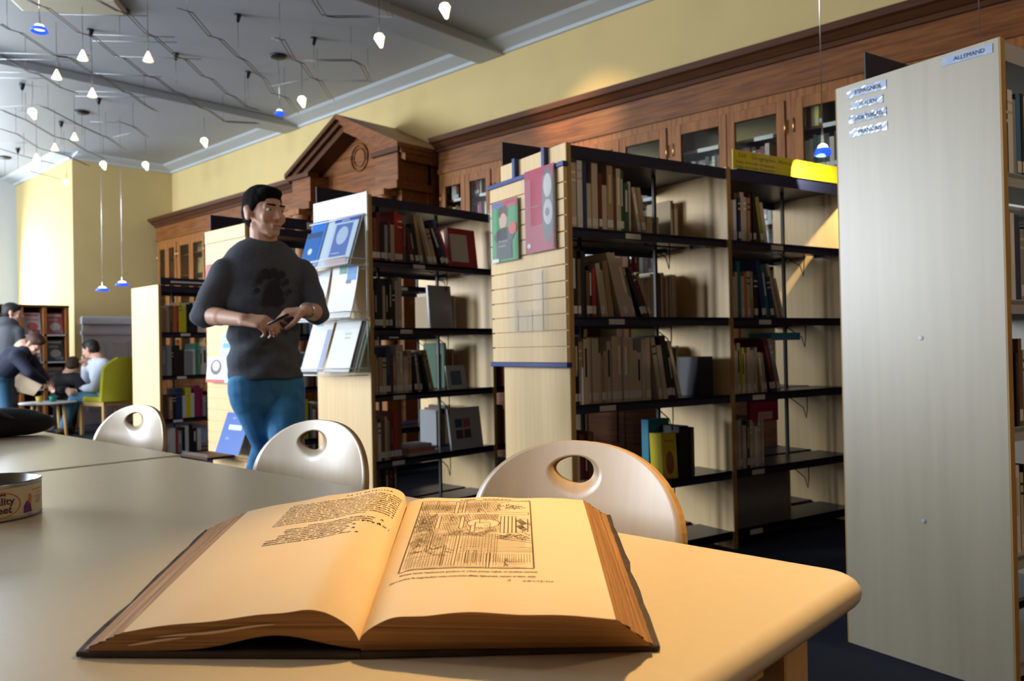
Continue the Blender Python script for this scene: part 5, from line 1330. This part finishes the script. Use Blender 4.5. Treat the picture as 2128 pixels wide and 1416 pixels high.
# ---- yellow armchairs
yel = mat('mustard_fabric', (.36, .34, .012), .85, bump=.15, scale=60)
def armchair(label, p, f):
    f = Vector(f).normalized(); rz = math.atan2(f.y, f.x); root = empty('armchair', (p.x, p.y, 0), rz); tag(root, label, 'chair', 'mustard yellow low chairs')
    MB().box(-.22, .28, -.26, .26, .43, .50).build('seat', yel, root, bevel=.02)
    rows, r2 = [], []
    for i in range(13):
        z = .44 + .56 * i / 12; hw = .29 * (1 - max(0, (i - 8) / 4.2) ** 2.2 * .55); rr = []
        rows.append([Vector((-.24 - .14 * (z - .44) - .10 * (1 - (y / .3) ** 2) + .05, y, z)) for y in [hw * (j / 5 - 1) for j in range(11)]]); r2.append([q + Vector((-.05, 0, 0)) for q in rows[-1]])
    m = MB().grid(rows).grid(r2)
    for i in range(12):
        for c in (0, 10): m.quad([rows[i][c], rows[i + 1][c], r2[i + 1][c], r2[i][c]])
    for j in range(10): m.quad([rows[12][j], rows[12][j + 1], r2[12][j + 1], r2[12][j]])
    m.build('backrest', yel, root)
    for sx in (-1, 1):
        for sy in (-1, 1): MB().box(.02 + sx * .24 - .02, .02 + sx * .24 + .02, sy * .24 - .02, sy * .24 + .02, 0, .44).build('leg', M['beech'], root, bevel=.004)
    MB().box(-.24, .28, -.25, .25, .38, .43).build('frame', M['beech'], root)
    return root
p = at(232, 918, 10.5); armchair('mustard yellow low chair under the seated person in pale blue', p, -RGT0 * .85 + FWD0 * .5)
p = at(118, 905, 11.5); armchair('mustard yellow low chair under the seated person in black', p, -FWD0 + RGT0 * .6)
# ---- magazine display shelves against the far wall
RY = 12.05; rkx = [2.95, 3.27, 3.565, 3.85, 4.13]; rk2 = empty('periodicals_shelf', (3.55 - .13, RY, 0)); tag(rk2, 'wooden periodicals shelf full of magazines against the far wall', 'shelf')
m = MB()
for x in rkx: m.box(x - 3.55 - .02, x - 3.55 + .02, 0, .28, 0, 1.70)
m.build('upright', M['walnut_v'], rk2)
m = MB().box(2.93 - 3.55, 4.15 - 3.55, -.01, .29, 1.70, 1.73).box(2.95 - 3.55, 4.13 - 3.55, .26, .28, .05, 1.70); m.build('carcass', M['walnut_d'], rk2)
for z in (1.33, .96, .59, .22):
    MB().box(2.95 - 3.55, 4.13 - 3.55, .0, .26, z - .02, z).build('shelf', M['greym'], rk2)
MG = [((.35, .05, .08), (.6, .6, .6)), ((.03, .03, .04), (.5, .5, .5)), ((.45, .45, .47), (.45, .10, .10)), ((.4, .10, .10), (.5, .5, .5)), ((.04, .04, .05), (.4, .3, .3)), ((.05, .06, .07), (.3, .35, .3)), ((.35, .38, .42), (.30, .22, .12)), ((.05, .10, .12), (.5, .5, .5)),
      ((.04, .05, .06), (.3, .3, .5)), ((.05, .12, .30), (.5, .2, .2)), ((.10, .14, .16), (.35, .4, .2)), ((.2, .2, .2), (.5, .5, .5))]
fr = Frame((3.55, RY, 0), 0); i = 0
for rz_, z in enumerate((1.335, .965, .595)):
    for cx_ in range(4):
        c1, c2 = MG[i]; x0 = rkx[cx_] + .035; wdt = rkx[cx_ + 1] - rkx[cx_] - .07
        T = Matrix.Identity(4); T[0][3], T[1][3], T[2][3] = x0 - .13, RY + .05, z + .003
        Rm_ = Matrix.Rotation(R(90 - 8), 4, 'X'); T = T @ Rm_
        printed('magazine', '%s magazine, %s from left on the %s tier of the periodicals shelf' % (('red', 'black', 'pink and white', 'brick red', 'black', 'charcoal', 'pale blue', 'dark teal', 'dark grey', 'blue', 'slate', 'grey')[i], ORD[cx_], ('top', 'second', 'third')[rz_]), 'magazine', wdt, .29, .005, c1,
                [('e', .2, .15, .85, .55, c2), ('r', .1, .84, .9, .94, c2), ('r', .12, .62, .7 if i % 2 else .9, .74, tuple((a + b) / 2 for a, b in zip(c1, c2))), ('r', .5, .05, .95, .2, tuple(.5 * v for v in c2))], T, 'magazines on the periodicals shelf'); i += 1




#@@LABELS
KEEP = set(map(int, '''53 54 61 63 64 68 69 152 154 155 156 157 224 225 249 259 263 271 272 318 319 320 321 322 323 324 325 341 342 343 344 384 385 386 387 388 389 390 391 392 393 394 395 396 397 398 399 400 401 402 403 404 405 406 407 408 409 410 411 412 413 414 415 416 417 418 419 420 421 422 423 424 425 426 427 428 429 430 431 432 433 434 435 436 437 438 439 440 441 452 453 454 455 456 457 458 459 460 461 462 465 471 472 474 475 476 477 478 479 480 481 482 483 485 486 487 488 489 490 491 492 493 494 495 496 497 498 499 500 501 502 503 504 505 506 507 508 509 510 511 512 513 514 515 516 517 518 519 520 521 523 524 525 526 527 528 529 530 531 532 533 534 535 536 537 538 539 540 541 542 543 544 545 546 547 548 549 550 551 552 553 554 555 556 557 558 559 560 561 562 563 564 565 566 567 568 569 570 571 572 573 574 575 576 577 578 579 580 581 582 583 584 585 593 595 599 600 604 605 606 607 609 617 619 623 624 625 626 634 635 648 651 669 671 673 698 699 700 701 702 703 704 705 706 707 710 711 712 713 714 715 716 717 718 719 720 721 725 726 727 728 729 730 731 732 733 734 735 740 741 742 743 744 745 746 747 748 750 751 752 753 754 759 761 762 767 768 770 772 773 774 775'''.split()))
SEEN_FEW = set(map(int, '''40 43 44 45 46 50 51 52 55 56 60 62 65 66 67 138 139 150 151 153 158 173 176 177 197 198 247 248 252 255 257 258 260 261 262 266 267 269 270 340 463 473 592 596 597 598 602 618 632 633 636 637 647 649 650 652 653 670 672 674 676 695 708 709 736 739 755 763'''.split()))
SKIP = {i for i in range(len(ALLB)) if i not in KEEP and i not in SEEN_FEW and 'cabinet' in ALLB[i][4]}
STUFF = {i for i in range(len(ALLB)) if i not in KEEP and i not in SKIP}
rows_ = {}; keep_ = []; sb = MB(); smats = []
for i_, (o, sz, cn, st, wh, grp) in enumerate(ALLB):
    if i_ in SKIP:
        for c in list(o.children): bpy.data.objects.remove(c)
        bpy.data.objects.remove(o); continue
    rows_.setdefault(wh, []).append((i_, o, sz, cn, st, grp))
for wh, L in rows_.items():
    n = -1
    for (i_, o, sz, cn, st, grp) in L:
        if i_ in KEEP or i_ in SEEN_FEW: n += 1
        if i_ in STUFF:
            M_ = Matrix.LocRotScale(o.location, o.rotation_euler, None)
            for p in o.data.polygons:
                mt = o.data.materials[p.material_index]
                if mt not in smats: smats.append(mt)
                sb.quad([M_ @ o.data.vertices[v].co for v in p.vertices], smats.index(mt))
            for c in list(o.children): bpy.data.objects.remove(c)
            bpy.data.objects.remove(o)
        else: tag(o, '%s %s book %s, %s from left, %s' % (sz, cn, st, ORD[min(n, 29)], wh), 'book', grp)
if smats: tag(sb.build('books', smats, recalc=False), 'remaining barely visible books far back on shelves and in the wall cabinets', 'books', kind='stuff')
